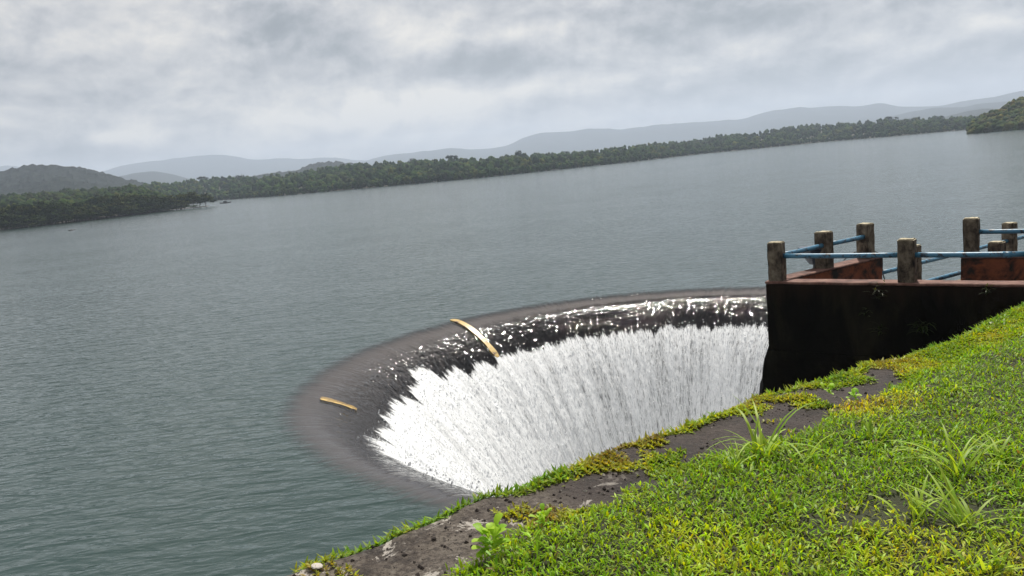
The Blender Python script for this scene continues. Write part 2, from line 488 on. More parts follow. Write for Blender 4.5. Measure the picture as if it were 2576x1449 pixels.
M['hill'] = material('forested_hill', hill_build((0.006, 0.011, 0.010), (0.018, 0.026, 0.020), 0.10))
M['far_hill'] = material('far_mountain', hill_build((0.010, 0.018, 0.020), (0.020, 0.030, 0.030), 0.02))
M['shore'] = material('shore_ground', lambda k: k.pbr(k.mix(k.noise(k.new('ShaderNodeNewGeometry').outputs['Position'], 0.3, 5), (0.018, 0.022, 0.010), (0.05, 0.042, 0.022)), 0.9))

# ------------------------------------------------------------------ rim of the spillway (plan curve)
CX, CY, RR = 4.77, 23.31, 11.64
th = np.radians(np.linspace(-32, 200, 260))
arc = np.c_[CX + RR * np.cos(th), CY + RR * np.sin(th)]
tail = np.array([(-5.72, 18.6), (-4.85, 17.1), (-3.85, 15.8), (-2.70, 14.55), (-1.45, 13.35), (-0.15, 12.2), (1.2, 10.9), (2.6, 9.6)])


def catmull(P, n):
    P = np.vstack([2 * P[0] - P[1], P, 2 * P[-1] - P[-2]]); out = []
    for i in range(1, len(P) - 2):
        t = np.linspace(0, 1, n, endpoint=False)[:, None]
        out.append(0.5 * ((2 * P[i]) + (-P[i - 1] + P[i + 1]) * t + (2 * P[i - 1] - 5 * P[i] + 4 * P[i + 1] - P[i + 2]) * t ** 2 + (-P[i - 1] + 3 * P[i] - 3 * P[i + 1] + P[i + 2]) * t ** 3))
    out.append(P[-2][None]); return np.vstack(out)


def resample(P, step):
    d = np.r_[0, np.cumsum(np.hypot(*np.diff(P, axis=0).T))]; n = max(2, int(round(d[-1] / step)))
    s = np.linspace(0, d[-1], n + 1)
    return np.c_[np.interp(s, d, P[:, 0]), np.interp(s, d, P[:, 1])], s


rim_raw = np.vstack([arc[:-6], catmull(np.vstack([arc[-6:-5], tail]), 12)])
rim, rs = resample(rim_raw, 0.065)
for _ in range(60):
    rim[1:-1] = 0.25 * rim[:-2] + 0.5 * rim[1:-1] + 0.25 * rim[2:]
tng = np.gradient(rim, axis=0); tng /= np.hypot(tng[:, 0], tng[:, 1])[:, None]
inw = np.c_[-tng[:, 1], tng[:, 0]]       # counter-clockwise travel: the pit is on the left
NS = len(rim)

# profile across the rim: level outside, falling away like a parabola, then a steep straight face
K2 = 0.15
r_lin = 2.2 / (2 * K2)


def prof(r):
    r = np.asarray(r, float)
    z = np.where(r < 0, 0.0, np.where(r < r_lin, -K2 * np.clip(r, 0, r_lin) ** 2, -K2 * r_lin ** 2 - 2.2 * (r - r_lin)))
    return z


_rf = np.linspace(-1.2, 11.0, 2500); _zf = prof(_rf); _lf = np.r_[0, np.cumsum(np.hypot(np.diff(_rf), np.diff(_zf)))]
_keep = _zf > -12.5
_rf, _zf, _lf = _rf[_keep], _zf[_keep], _lf[_keep]
pl = np.arange(0, _lf[-1], 0.065); pr = np.interp(pl, _lf, _rf); pz = np.interp(pl, _lf, _zf)
NV = len(pl)
slope = np.gradient(pz, pl); slr = np.gradient(pr, pl)       # profile tangent (dr, dz)


def sweep(pr_, pz_, idx, off=0.0):
    """grid of points: rim index x profile index (inward distance limited so the inner side never folds)"""
    R_ = pr_[None, :, None]
    xy = rim[idx][:, None, :] + inw[idx][:, None, :] * R_
    z = np.broadcast_to(pz_[None, :, None], xy.shape[:2] + (1,))
    return np.concatenate([xy, z], axis=2)


idx = np.arange(NS)
S, V = np.meshgrid(rs[:NS] if len(rs) >= NS else rs, pl, indexing='ij')
Rg = np.broadcast_to(pr[None, :], S.shape)
P3 = sweep(pr, pz, idx)
nrm = np.concatenate([inw[:, None, :] * (-slope)[None, :, None], np.broadcast_to(slr[None, :, None], (NS, NV, 1))], axis=2)

# where the clear sheet breaks into foam (metres inward), a ragged toothed line
s1 = rs[:NS]
ang = np.degrees(np.arctan2(rim[:, 1] - CY, rim[:, 0] - CX)) % 360
teeth = np.abs(fbm(s1 * 1.1, s1 * 0, 3, 2) - 0.5) * 2
spk = vnoise(s1 * 3.2, s1 * 0 + 4, 21) ** 2
fine_t = vnoise(s1 * 11, s1 * 0, 8)
big_t = np.where((ang > 130) & (ang < 215), 0.85, 0.30)
r_break = 2.62 - 0.25 * (ang > 150) + 0.8 * big_t * (fbm(s1 * 0.5, s1 * 0 + 9, 14, 3) - 0.45) * 1.2 + 0.55 * big_t * spk * (0.3 + 1.4 * vnoise(s1 * 0.8, s1 * 0 + 2, 33)) + 0.22 * fine_t
near_side = np.clip((ang - 194) / 7, 0, 1) * (rim[:, 0] < CX)
r_break = r_break * (1 - near_side) + near_side * (1.75 + 0.5 * vnoise(s1 * 5, s1 * 0, 18))
fm = np.clip((Rg - r_break[:, None]) / (0.5 + 0.8 * near_side[:, None]), -1.5, 1.2) + 0.5 - 0.12 * near_side[:, None]
foam = np.clip(fm, 0, 1.6)
disp_m = np.clip((Rg - r_break[:, None]) / 0.8, 0, 1)
d1 = fbm(S * 2.6, V * 0.9, 31, 4, 0.6) - 0.5
d2 = fbm(S * 7.0, V * 4.5, 57, 3, 0.7) - 0.5
disp = disp_m * (0.07 * d1 + 0.03 * d2 + 0.02)
smooth_w = np.clip((Rg - 0.2) / 1.0, 0, 1) * 0.035 * (fbm(S * 2.2, V * 0.35, 77, 3) - 0.5)
P3 = P3 + nrm * (disp + smooth_w)[:, :, None]
ii = np.arange(NS - 1)[:, None] * NV + np.arange(NV - 1)[None, :]
quads = np.stack([ii, ii + 1, ii + NV + 1, ii + NV], axis=2).reshape(-1, 4)
quads = quads[:, ::-1]
fall = np_mesh('falling_water', P3.reshape(-1, 3), quads=quads, mat=M['nappe'], smooth=True,
               attrs={'across': ('FLOAT', Rg.ravel()), 'along': ('FLOAT', S.ravel()), 'foam': ('FLOAT', foam.ravel())})
tag(fall, 'sheet of water pouring over the curved spillway rim and breaking into white foam', 'waterfall', kind='structure')

# flecks of spray thrown off the falling sheet
NSP = 34000
si = RNG.integers(0, NS, NSP); vi = RNG.integers(int(NV * 0.18), NV, NSP)
ok = (pr[vi] > r_break[si] - 0.25 * RNG.random(NSP) ** 2)
si, vi = si[ok], vi[ok]; n_ = len(si)
base = P3[si, vi] + nrm[si, vi] * (0.02 + 0.22 * RNG.random((n_, 1)) ** 3) + RNG.normal(0, 0.03, (n_, 3))
sz = (0.012 + 0.022 * RNG.random((n_, 1)) ** 2)
tet = np.array([(1, 0, -.6), (-.6, .9, -.6), (-.6, -.9, -.6), (0, 0, 1.5)])
rot = RNG.normal(0, 0.35, (n_, 4, 3))
vt = base[:, None, :] + (tet[None] + rot) * sz[:, None, :]
b4 = np.arange(n_)[:, None] * 4
tr_ = np.concatenate([b4 + [0, 1, 3], b4 + [1, 2, 3], b4 + [2, 0, 3], b4 + [0, 2, 1]])
M['spray'] = material('spray_droplets', lambda k: k.pbr((0.92, 0.93, 0.94), 0.25, None, 0.6))
spray = np_mesh('spray', vt.reshape(-1, 3), tris=tr_, mat=M['spray'])
tag(spray, 'white flecks of spray thrown off the falling water inside the spillway', 'spray', kind='stuff')

# the concrete spillway below the water
spill = empty('spillway', (CX, CY, 0))
tag(spill, 'curved concrete funnel spillway with a dark wet rounded rim under running water', 'spillway')
pr2 = np.r_[-3.0, np.linspace(-1.2, 8.0, 70)]; pz2 = prof(pr2) - 0.09 - 0.10 * np.clip(-pr2, 0, 9) ** 1.5
pz2[0] = -6.0
keep = pz2 > -12.4; pr2, pz2 = pr2[keep], pz2[keep]
step4 = np.arange(0, NS, 4); G = sweep(pr2, pz2, step4); n4, m4 = G.shape[:2]
ii = np.arange(n4 - 1)[:, None] * m4 + np.arange(m4 - 1)[None, :]
q4 = np.stack([ii + m4, ii + m4 + 1, ii + 1, ii], axis=2).reshape(-1, 4)
S4, R4 = np.meshgrid(s1[step4], pr2, indexing='ij')
crest = np_mesh('crest', G.reshape(-1, 3), quads=q4, mat=M['crest'], smooth=True, parent=spill,
                attrs={'across': ('FLOAT', R4.ravel()), 'along': ('FLOAT', S4.ravel())})


def strip(at_xy, r0, r1, w0, w1, label, lift=0.03):
    """painted raised joint strip running inward across the rim"""
    i0 = int(np.argmin(np.hypot(rim[:, 0] - at_xy[0], rim[:, 1] - at_xy[1])))
    rr = np.linspace(r0, r1, 22); z = prof(rr) + lift
    V_, F_ = [], []
    for j, (r_, z_) in enumerate(zip(rr, z)):
        p = rim[i0] + inw[i0] * r_; w = (w0 + (w1 - w0) * j / 21) * (0.85 + 0.3 * vnoise(np.array([j * 0.7]), np.array([r0 * 9]), 5)[0])
        if j in (0, 21): w *= 0.6
        for s_, dz in ((-1, -0.12), (-1, 0), (1, 0), (1, -0.12)):
            q = p + tng[i0] * w * 0.5 * s_; V_.append((q[0], q[1], z_ + dz))
        if j:
            a = (j - 1) * 4; b = j * 4
            for e in range(3): F_.append((a + e, a + e + 1, b + e + 1, b + e))
    F_.append((3, 2, 1, 0)); F_.append((84, 85, 86, 87))
    o = mesh_obj('yellow_strip', V_, F_, M['yellow'], spill); o['label'] = label
    return o


def rim_hit(px, py):
    d = ray(px, py); t = np.linspace(8, 60, 20000)[:, None]; pts = np.array([0, 0, CAM_H]) + t * d
    for q in pts[::8]:
        dd = np.hypot(rim[:, 0] - q[0], rim[:, 1] - q[1]); i = int(np.argmin(dd)); r_ = (q[:2] - rim[i]) @ inw[i]
        if q[2] < prof(r_): return i, float(r_)


_i, _r = rim_hit(1200, 840); strip(rim[_i], 0.0, 2.85, 0.30, 0.22, 'long yellow strip across the far rim', 0.028)
_i, _r = rim_hit(852, 1012); strip(rim[_i], 1.0, 2.0, 0.34, 0.24, 'short pale yellow strip half under water on the left rim', 0.004)

# ------------------------------------------------------------------ lake
r_out = rim + inw * -1.2
ring = r_out[::6]
poly = [(p[0], p[1]) for p in ring[::-1]]          # from the near end back to the right end
poly = [(4.0, 5.5)] + poly[0:0] + poly
outer = [(60, 12), (4000, 60), (4000, 9000), (-6000, 9000), (-6000, -60), (-30, -25), (-6, 0.5)]
allp = poly + outer
from mathutils.geometry import delaunay_2d_cdt
n0 = len(allp)
vs, es, fs, *_ = delaunay_2d_cdt([Vector(p) for p in allp], [(i, (i + 1) % n0) for i in range(n0)], [list(range(n0))], 1, 1e-5)
lake = mesh_obj('lake', [(v.x, v.y, 0.0) for v in vs], [list(f) for f in fs], M['lake'])
tag(lake, kind='structure'); lake.name = 'water'
if lake.data.polygons[0].normal.z < 0: lake.data.flip_normals()
bed = mesh_obj('lake_bed', [(-6500, -80, -13), (4500, -80, -13), (4500, 9500, -13), (-6500, 9500, -13)], [(0, 1, 2, 3)], M['shore'])
tag(bed, kind='structure')

# ------------------------------------------------------------------ ledge and lawn (one ground sheet with a broken edge)
GZ = 4.4
edge_px = [(640, 1449), (860, 1380), (960, 1340), (1130, 1275), (1250, 1235), (1400, 1190), (1600, 1110), (1750, 1060), (1895, 1005), (2080, 950), (2250, 900), (2400, 850), (2500, 800), (2576, 762)]
E0 = np.array([at(x, y, GZ)[:2] for x, y in edge_px])
E_all = np.vstack([[-7.0, -1.8], [-3.6, 1.4], [-2.1, 2.55], E0, [5.6, 7.7], [7.6, 9.0], [11.0, 11.2], [16, 14.5]])
edge, es_ = resample(catmull(E_all, 14), 0.04)
for _ in range(12): edge[1:-1] = 0.25 * edge[:-2] + 0.5 * edge[1:-1] + 0.25 * edge[2:]
s_zero = es_[int(np.argmin(np.hypot(edge[:, 0] - E0[0, 0], edge[:, 1] - E0[0, 1])))]
es_ = es_ - s_zero
sm = edge.copy()
for _ in range(900): sm[1:-1] = 0.25 * sm[:-2] + 0.5 * sm[1:-1] + 0.25 * sm[2:]
et = np.gradient(sm, axis=0); et /= np.hypot(et[:, 0], et[:, 1])[:, None]
en = np.c_[et[:, 1], -et[:, 0]]          # inland
lawn_px = [(1080, 1500), (1180, 1425), (1290, 1350), (1380, 1325), (1470, 1290), (1550, 1240), (1700, 1190), (1850, 1140), (1990, 1085), (2090, 1045), (2200, 1000), (2300, 945), (2450, 880), (2576, 830)]
L0 = np.array([at(x, y, GZ)[:2] for x, y in lawn_px])


def st_of(q):
    q = np.atleast_2d(q); out = np.zeros((len(q), 2))
    for a in range(0, len(q), 4000):
        d = q[a:a + 4000, None, :] - edge[None, ::3, :]; j = np.argmin((d ** 2).sum(2), axis=1)
        n = en[::3][j]; out[a:a + 4000, 0] = es_[::3][j]; out[a:a + 4000, 1] = ((q[a:a + 4000] - edge[::3][j]) * n).sum(1)
    return out


L_st = st_of(L0)


def lawn_t(s):
    return np.interp(s, np.r_[-3, L_st[:, 0], 12], np.r_[1.2, L_st[:, 1], L_st[-1, 1]])


def ground_z(x, y, s, t):
    ins = np.clip((t - lawn_t(s)) / 0.25, 0, 1)
    return GZ + 0.035 * (fbm(x * 1.3, y * 1.3, 5, 3) - 0.5) * 2 + ins * (0.02 + 0.05 * (fbm(x * 0.8, y * 0.8, 9, 2) - 0.3)) - 0.05 * np.clip(1 - t / 0.10, 0, 1) ** 2 \
        + 0.030 * (fbm(x * 9, y * 9, 12, 3) - 0.5) * (1 - ins)


tt = np.r_[np.linspace(0, 1.3, 40), np.geomspace(1.36, 14, 46)]
ei = np.arange(0, len(edge), 1)
wob = 0.05 * (fbm(es_ * 5, es_ * 0, 41, 4, 0.6) - 0.5) * 2
X = edge[ei][:, None, :] + en[ei][:, None, :] * (tt[None, :, None] + (wob[ei][:, None, None] * np.clip(1 - tt / 0.4, 0, 1)[None, :, None]))
Sg, Tg = np.meshgrid(es_[ei], tt, indexing='ij')
Zg = ground_z(X[..., 0], X[..., 1], Sg, Tg)
# the drop below the edge
drop = np.array([-0.02, -0.08, -0.2, -0.4, -0.8, -1.6, -3.5, -7, -17]); outs = np.array([0.012, 0.02, 0.01, 0.0, -0.03, 0.02, 0.1, 0.3, 0.8])
Xd = (edge[ei] + en[ei] * wob[ei][:, None])[:, None, :] - en[ei][:, None, :] * (outs[None, ::-1, None] + 0.03 * (fbm(Sg[:, :9] * 4, np.arange(9)[None, :] * 1.7, 61, 3)[..., None] - 0.5))
Zd = GZ - 0.05 + np.broadcast_to(drop[None, ::-1], Xd.shape[:2])
GX = np.concatenate([np.concatenate([Xd, Zd[..., None]], 2), np.concatenate([X, Zg[..., None]], 2)], 1)
ng, mg = GX.shape[:2]
ii = np.arange(ng - 1)[:, None] * mg + np.arange(mg - 1)[None, :]
gq = np.stack([ii, ii + mg, ii + mg + 1, ii + 1], axis=2).reshape(-1, 4)[:, ::-1]
backA = np.concatenate([np.full((ng, 9), -1.0), Tg - lawn_t(Sg) - 0.05 + 0.12 * (fbm(X[..., 0] * 4, X[..., 1] * 4, 23, 3) - 0.5)], 1)
alongA = np.concatenate([Sg[:, :1].repeat(9, 1), Sg], 1)
ground = np_mesh('ground', GX.reshape(-1, 3), quads=gq, mat=M['ledge'], smooth=True,
                 attrs={'back': ('FLOAT', backA.ravel()), 'along': ('FLOAT', alongA.ravel())})
tag(ground, kind='structure')


# ------------------------------------------------------------------ grass
def blades(name, P, L, W, az_, lean, curl, tint, segs=2, mat=None, cup=0.0):
    """flat tapering leaves; P base points, lean = start angle from vertical, curl = extra bend to the tip"""
    n = len(P); ks = segs + 1
    dirx, diry = np.cos(az_), np.sin(az_); sx, sy = -diry, dirx
    ver = np.zeros((n, 2 * segs + 1, 3)); pos = P.copy(); th_ = lean.copy()
    for j in range(segs):
        u = j / segs
        wj = W * (0.55 if j == 0 else 1.0) * (1 - u ** 2.2) ** 0.8 * 0.5
        ver[:, 2 * j, 0] = pos[:, 0] - sx * wj; ver[:, 2 * j, 1] = pos[:, 1] - sy * wj; ver[:, 2 * j, 2] = pos[:, 2]
        ver[:, 2 * j + 1, 0] = pos[:, 0] + sx * wj; ver[:, 2 * j + 1, 1] = pos[:, 1] + sy * wj; ver[:, 2 * j + 1, 2] = pos[:, 2]
        st = L / segs
        pos = pos + np.c_[dirx * np.sin(th_) * st, diry * np.sin(th_) * st, np.cos(th_) * st]
        th_ = th_ + curl / segs
    ver[:, 2 * segs] = pos
    b = np.arange(n)[:, None] * (2 * segs + 1)
    q = np.concatenate([b + [2 * j, 2 * j + 1, 2 * j + 3, 2 * j + 2] for j in range(segs - 1)]) if segs > 1 else None
    t_ = b + [2 * segs - 2, 2 * segs - 1, 2 * segs]
    tc = np.repeat(tint[:, None, :], 2 * segs + 1, axis=1); col = np.concatenate([tc, np.ones(tc.shape[:2] + (1,))], 2)
    col[:, 0:2, :3] *= 0.8
    return np_mesh(name, ver.reshape(-1, 3), tris=t_, quads=q, mat=mat or M['leaf'], smooth=True, attrs={'tint': ('FLOAT_COLOR', col.reshape(-1, 4))})


def palette(n, a, b, c, mixv):
    a, b, c = map(np.array, (a, b, c)); mixv = np.clip(mixv, 0, 1)[:, None]
    lo = a + (b - a) * np.clip(mixv * 2, 0, 1); col = lo + (c - lo) * np.clip(mixv * 2 - 1, 0, 1)
    return col * (0.7 + 0.6 * RNG.random((n, 1))) * (1 + 0.12 * RNG.normal(size=(n, 3)).clip(-1.5, 1.5))


# lawn: scatter in the wedge the view takes in plus a margin
N = 760000
qx = RNG.uniform(-2.2, 9.5, N); qy = RNG.uniform(0.9, 9.5, N)
dist = np.hypot(qx, qy)
keep = (np.arctan2(qx, qy) > rad(-45)) & (np.arctan2(qx, qy) < rad(52)) & (dist > 1.5)
keep &= RNG.random(N) < np.clip(1.25 - dist / 9.0, 0.28, 1)
q = np.c_[qx, qy][keep]; st = st_of(q)
n1 = fbm(q[:, 0] * 3.2, q[:, 1] * 3.2, 71, 4); n2 = fbm(q[:, 0] * 1.1 + 3, q[:, 1] * 1.1, 83, 3); n3 = fbm(q[:, 0] * 9, q[:, 1] * 9, 91, 2)
ins = st[:, 1] - lawn_t(st[:, 0]) + 0.34 * (n1 - 0.5) * 2 - np.interp(st[:, 0], [-2, 0.6, 1.5, 3.5, 5.5], [0.02, 0.04, 0.12, 0.12, 0.0])
bare = (fbm(q[:, 0] * 1.6 + 9, q[:, 1] * 1.6, 101, 3) > 0.745) & (RNG.random(len(q)) < 0.75)
lawn = (ins > 0) & ~bare
ql = q[lawn]; sl = st[lawn]; nl = len(ql)
zl = ground_z(ql[:, 0], ql[:, 1], sl[:, 0], sl[:, 1])
dry = np.clip((n2[lawn] - 0.52) * 3.0 + 0.35 * (n3[lawn] - 0.5), 0, 1) * 0.9
tint = palette(nl, (0.21, 0.38, 0.012), (0.41, 0.54, 0.016), (0.48, 0.43, 0.040), dry + 0.16 * RNG.random(nl))
dead = RNG.random(nl) < (0.02 + 0.10 * (dry > 0.55)); tint[dead] = np.array([0.24, 0.15, 0.07]) * (0.6 + 0.6 * RNG.random((dead.sum(), 1)))
Lg = RNG.uniform(0.020, 0.043, nl) * (0.75 + 0.5 * n1[lawn]); Wg = Lg * RNG.uniform(0.20, 0.34, nl)
g1 = blades('grass', np.c_[ql, zl + 0.025 * RNG.random(nl)], Lg, Wg, RNG.uniform(0, 2 * np.pi, nl), RNG.uniform(0.25, 1.35, nl), RNG.uniform(0.1, 1.3, nl), tint)
tag(g1, 'dense green lawn of short creeping grass behind the ledge', 'grass', kind='stuff')

# moss and creepers on the ledge, with a fringe along the broken edge
N = 420000
ss = RNG.uniform(-1.2, 8.5, N) ; t0 = RNG.random(N) ** 1.5 * 1.6
ei_ = np.clip(np.searchsorted(es_, ss), 0, len(edge) - 1)
qm = edge[ei_] + en[ei_] * (t0 + wob[ei_] - 0.01)[:, None]
gate = fbm(ss * 2.1, ss * 0, 111, 3)
patch = fbm(qm[:, 0] * 3.0, qm[:, 1] * 3.0, 121, 4)
cov = np.interp(ss, [-1.2, 0.0, 0.5, 1.2, 1.45, 1.9, 2.4, 3.6, 4.3, 5.0, 8.5], [0.28, 0.28, 0.26, 0.25, 0.42, 0.47, 0.41, 0.49, 0.58, 0.67, 0.74]) + 0.10 * (RNG.random(N) - 0.5)
fringe_w = np.interp(ss, [-1.2, 0.3, 1.2, 1.6, 8], [0.07, 0.08, 0.08, 0.12, 0.16]) * np.clip(3.2 * (gate - 0.30), 0, 2)
fr_on = (t0 < fringe_w) & (RNG.random(N) < 0.8)
ms_on = (patch < cov) & (t0 < lawn_t(ss) + 0.1) & (RNG.random(N) < 0.75)
sel = fr_on | ms_on
qm, ss, t0, fr = qm[sel], ss[sel], t0[sel], fr_on[sel]; nm = len(qm)
zm = ground_z(qm[:, 0], qm[:, 1], ss, t0)
yl = fbm(qm[:, 0] * 2.3 + 4, qm[:, 1] * 2.3, 131, 3)
tm = palette(nm, (0.18, 0.32, 0.018), (0.40, 0.45, 0.035), (0.24, 0.17, 0.045), np.clip((yl - 0.46) * 2.0, 0, 1) + 0.25 * RNG.random(nm) - 0.25 * fr)
Lm = np.where(fr, RNG.uniform(0.018, 0.042, nm) * (0.6 + 1.0 * (RNG.random(nm) < 0.10)), RNG.uniform(0.014, 0.034, nm)); Wm = Lm * np.where(fr, 0.26, 0.42)
g2 = blades('moss', np.c_[qm, zm + 0.006 * RNG.random(nm)], Lm, Wm, RNG.uniform(0, 2 * np.pi, nm), RNG.uniform(0.3, 1.5, nm), RNG.uniform(0.1, 1.2, nm), tm)
tag(g2, 'yellow green moss and small creepers along the broken edge of the ledge', 'moss', kind='stuff')


# grit, clods and chips lying on the ledge
NG_ = 9000
sg = RNG.uniform(-1.3, 7.5, NG_); eg = np.clip(np.searchsorted(es_, sg), 0, len(edge) - 1); tg_ = 0.03 + RNG.random(NG_) * 1.15
okg = tg_ < lawn_t(sg) + 0.05; sg, eg, tg_ = sg[okg], eg[okg], tg_[okg]
clump = fbm(edge[eg][:, 0] * 2.5 + tg_ * 3, edge[eg][:, 1] * 2.5, 301, 3); okg = RNG.random(len(sg)) < np.clip((clump - 0.35) * 3, 0.1, 1)
sg, eg, tg_ = sg[okg], eg[okg], tg_[okg]; pg = edge[eg] + en[eg] * tg_[:, None]; ngr = len(sg)
zg = ground_z(pg[:, 0], pg[:, 1], sg, tg_)
szg = 0.0022 + 0.010 * RNG.random(ngr) ** 5
octv_ = np.array([(1, 0, 0), (-1, 0, 0), (0, 1, 0), (0, -1, 0), (0, 0, .8), (0, 0, -.8)])
vg = (octv_[None] * (0.7 + 0.6 * RNG.random((ngr, 6, 1))) + RNG.normal(0, .15, (ngr, 6, 3))) * szg[:, None, None] + np.c_[pg, zg + szg * 0.3][:, None, :]
fg = np.array([(0, 2, 4), (2, 1, 4), (1, 3, 4), (3, 0, 4), (2, 0, 5), (1, 2, 5), (3, 1, 5), (0, 3, 5)])
cg = np.where(RNG.random((ngr, 1)) < 0.12, np.array([[0.32, 0.29, 0.25]]), np.array([[0.035, 0.028, 0.025]])) * (0.5 + RNG.random((ngr, 1)))
M['grit'] = material('ledge_grit', lambda k: k.pbr(k.new('ShaderNodeAttribute', attribute_name='tint').outputs['Color'], 0.9, None, 0.2))
grit = np_mesh('gravel', vg.reshape(-1, 3), tris=(fg[None] + np.arange(ngr)[:, None, None] * 6).reshape(-1, 3), mat=M['grit'],
               attrs={'tint': ('FLOAT_COLOR', np.c_[np.repeat(cg, 6, 0), np.ones(ngr * 6)])})
tag(grit, 'dark grit and small clods scattered over the ledge', 'gravel', kind='stuff')


def tuft(name, px, py, n, Lr, Wr, lean_r, curl_r, cols, label, cat, group=None, segs=7, z=GZ + 0.03, az_r=None, base_r=0.03):
    p = at(px, py, z); o = empty(name, tuple(p)) if False else None
    az_ = RNG.uniform(0, 2 * np.pi, n) if az_r is None else RNG.uniform(az_r[0], az_r[1], n)
    P = np.zeros((n, 3)); P[:, :2] = RNG.normal(0, base_r, (n, 2))
    c = np.array(cols[0]) + (np.array(cols[1]) - np.array(cols[0])) * RNG.random((n, 1))
    ob = blades(name, P, RNG.uniform(*Lr, n), RNG.uniform(*Wr, n), az_, RNG.uniform(*lean_r, n), RNG.uniform(*curl_r, n), c * (0.8 + 0.4 * RNG.random((n, 1))), segs=segs)
    ob.location = p
    return tag(ob, label, cat, group)


YG = ((0.24, 0.40, 0.035), (0.38, 0.50, 0.06)); GR = ((0.07, 0.17, 0.02), (0.15, 0.25, 0.03))
GRP = 'tufts of long grass standing out of the lawn'
tuft('grass_tuft', 1925, 1150, 30, (0.20, 0.48), (0.009, 0.017), (0.15, 1.25), (0.9, 2.0), YG, 'largest tuft of long arching grass at the bare dark soil strip', 'grass tuft', GRP)
tuft('grass_tuft', 1845, 1185, 14, (0.10, 0.20), (0.007, 0.013), (0.2, 0.9), (0.5, 1.5), YG, 'small grass tuft just left of the largest tuft by the soil strip', 'grass tuft', GRP)
tuft('grass_tuft', 2010, 1165, 9, (0.14, 0.24), (0.007, 0.013), (0.4, 1.1), (0.4, 1.2), YG, 'thin grass tuft just right of the largest tuft by the soil strip', 'grass tuft', GRP)
tuft('grass_tuft', 2400, 1195, 20, (0.20, 0.38), (0.010, 0.018), (0.1, 0.9), (0.7, 1.6), YG, 'tuft of long arching blades in the lawn near the right border', 'grass tuft', GRP)
tuft('grass_tuft', 2425, 1320, 20, (0.16, 0.34), (0.009, 0.015), (0.3, 1.1), (0.5, 1.4), YG, 'tuft of broad pale blades in the lawn below the right border tuft', 'grass tuft', GRP)
tuft('grass_tuft', 2310, 1310, 14, (0.12, 0.24), (0.009, 0.015), (0.2, 1.0), (0.6, 1.5), YG, 'low spreading grass tuft left of the broad bladed tuft', 'grass tuft', GRP)
tuft('grass_tuft', 2520, 1165, 14, (0.14, 0.28), (0.010, 0.016), (0.2, 1.0), (0.7, 1.5), YG, 'pale grass tuft at the right border of the lawn', 'grass tuft', GRP)
tuft('grass_tuft', 2195, 1105, 12, (0.10, 0.20), (0.007, 0.012), (0.2, 0.9), (0.5, 1.4), YG, 'small grass tuft in the upper middle of the lawn', 'grass tuft', GRP)
tuft('grass_tuft', 2400, 985, 10, (0.12, 0.24), (0.008, 0.013), (0.3, 1.0), (0.7, 1.6), YG, 'sparse grass tuft at the top of the lawn toward the wall', 'grass tuft', GRP)
tuft('grass_tuft', 2060, 1295, 8, (0.08, 0.15), (0.008, 0.012), (0.3, 1.1), (0.4, 1.2), YG, 'tiny pale grass tuft in the middle of the lawn', 'grass tuft', GRP)
tuft('grass_tuft', 2480, 1432, 14, (0.08, 0.17), (0.010, 0.018), (0.3, 1.1), (0.4, 1.2), YG, 'pale leafy grass tuft in the lower right corner of the lawn', 'grass tuft', GRP)
tuft('grass_tuft', -75, 1530, 14, (0.10, 0.24), (0.005, 0.009), (0.0, 0.6), (0.3, 1.2), ((0.25, 0.30, 0.04), (0.42, 0.40, 0.06)), 'yellowish grass tips showing at the lower left corner', 'grass tuft', GRP)


def leafy(px, py, n, size, label, h=0.05):
    """broad spoon-shaped leaves in a rosette: one mesh with stem and leaves"""
    p = at(px, py, GZ + 0.03); V_, F_, C_ = [], [], []
    for i in range(n):
        a = random.uniform(0, 6.283); tl = random.uniform(0.25, 1.1); L_ = size * random.uniform(0.7, 1.15); W_ = L_ * random.uniform(0.42, 0.6)
        bx, by, bz = random.gauss(0, size * 0.25), random.gauss(0, size * 0.25), random.uniform(0, h)
        tl = tl * (1.0 - 0.5 * bz / max(h, 1e-3)); prof_ = [(0, .10), (.25, .45), (.5, .85), (.75, 1.0), (.92, .6)]
        c0 = len(V_); t_ = tl; x = 0; z = 0
        col = np.array([0.22, 0.44, 0.022]) + (np.array([0.42, 0.60, 0.045]) - np.array([0.22, 0.44, 0.022])) * random.random()
        rows = []
        last = 0
        for (u, w) in prof_:
            d = (u - last) * L_; last = u; x += math.sin(t_) * d; z += math.cos(t_) * d; t_ += 0.22
            for s_, cup in ((-1, 0.12), (0, 0), (1, 0.12)):
                V_.append((bx + math.cos(a) * (x - cup * W_ * w * math.cos(t_)) - math.sin(a) * s_ * w * W_ / 2,
                           by + math.sin(a) * (x - cup * W_ * w * math.cos(t_)) + math.cos(a) * s_ * w * W_ / 2, bz + z + cup * W_ * w * math.sin(t_)))
                C_.append(col)
        V_.append((bx + math.cos(a) * (x + .08 * L_ * math.sin(t_)), by + math.sin(a) * (x + .08 * L_ * math.sin(t_)), bz + z + .08 * L_ * math.cos(t_))); C_.append(col)
        for j in range(4):
            for e in range(2):
                q_ = c0 + j * 3 + e; F_.append((q_, q_ + 1, q_ + 4)); F_.append((q_, q_ + 4, q_ + 3))
        F_.append((c0 + 12, c0 + 13, c0 + 15)); F_.append((c0 + 13, c0 + 14, c0 + 15))
    C_ = np.c_[np.array(C_), np.ones(len(C_))]
    o = np_mesh('broad_leaf_weed', V_, tris=np.array(F_), mat=M['leaf'], smooth=True, attrs={'tint': ('FLOAT_COLOR', C_)})
    o.location = p + np.array([0, 0, 0.03])
    return tag(o, label, 'weed', 'broad leaved weeds at the lawn border')


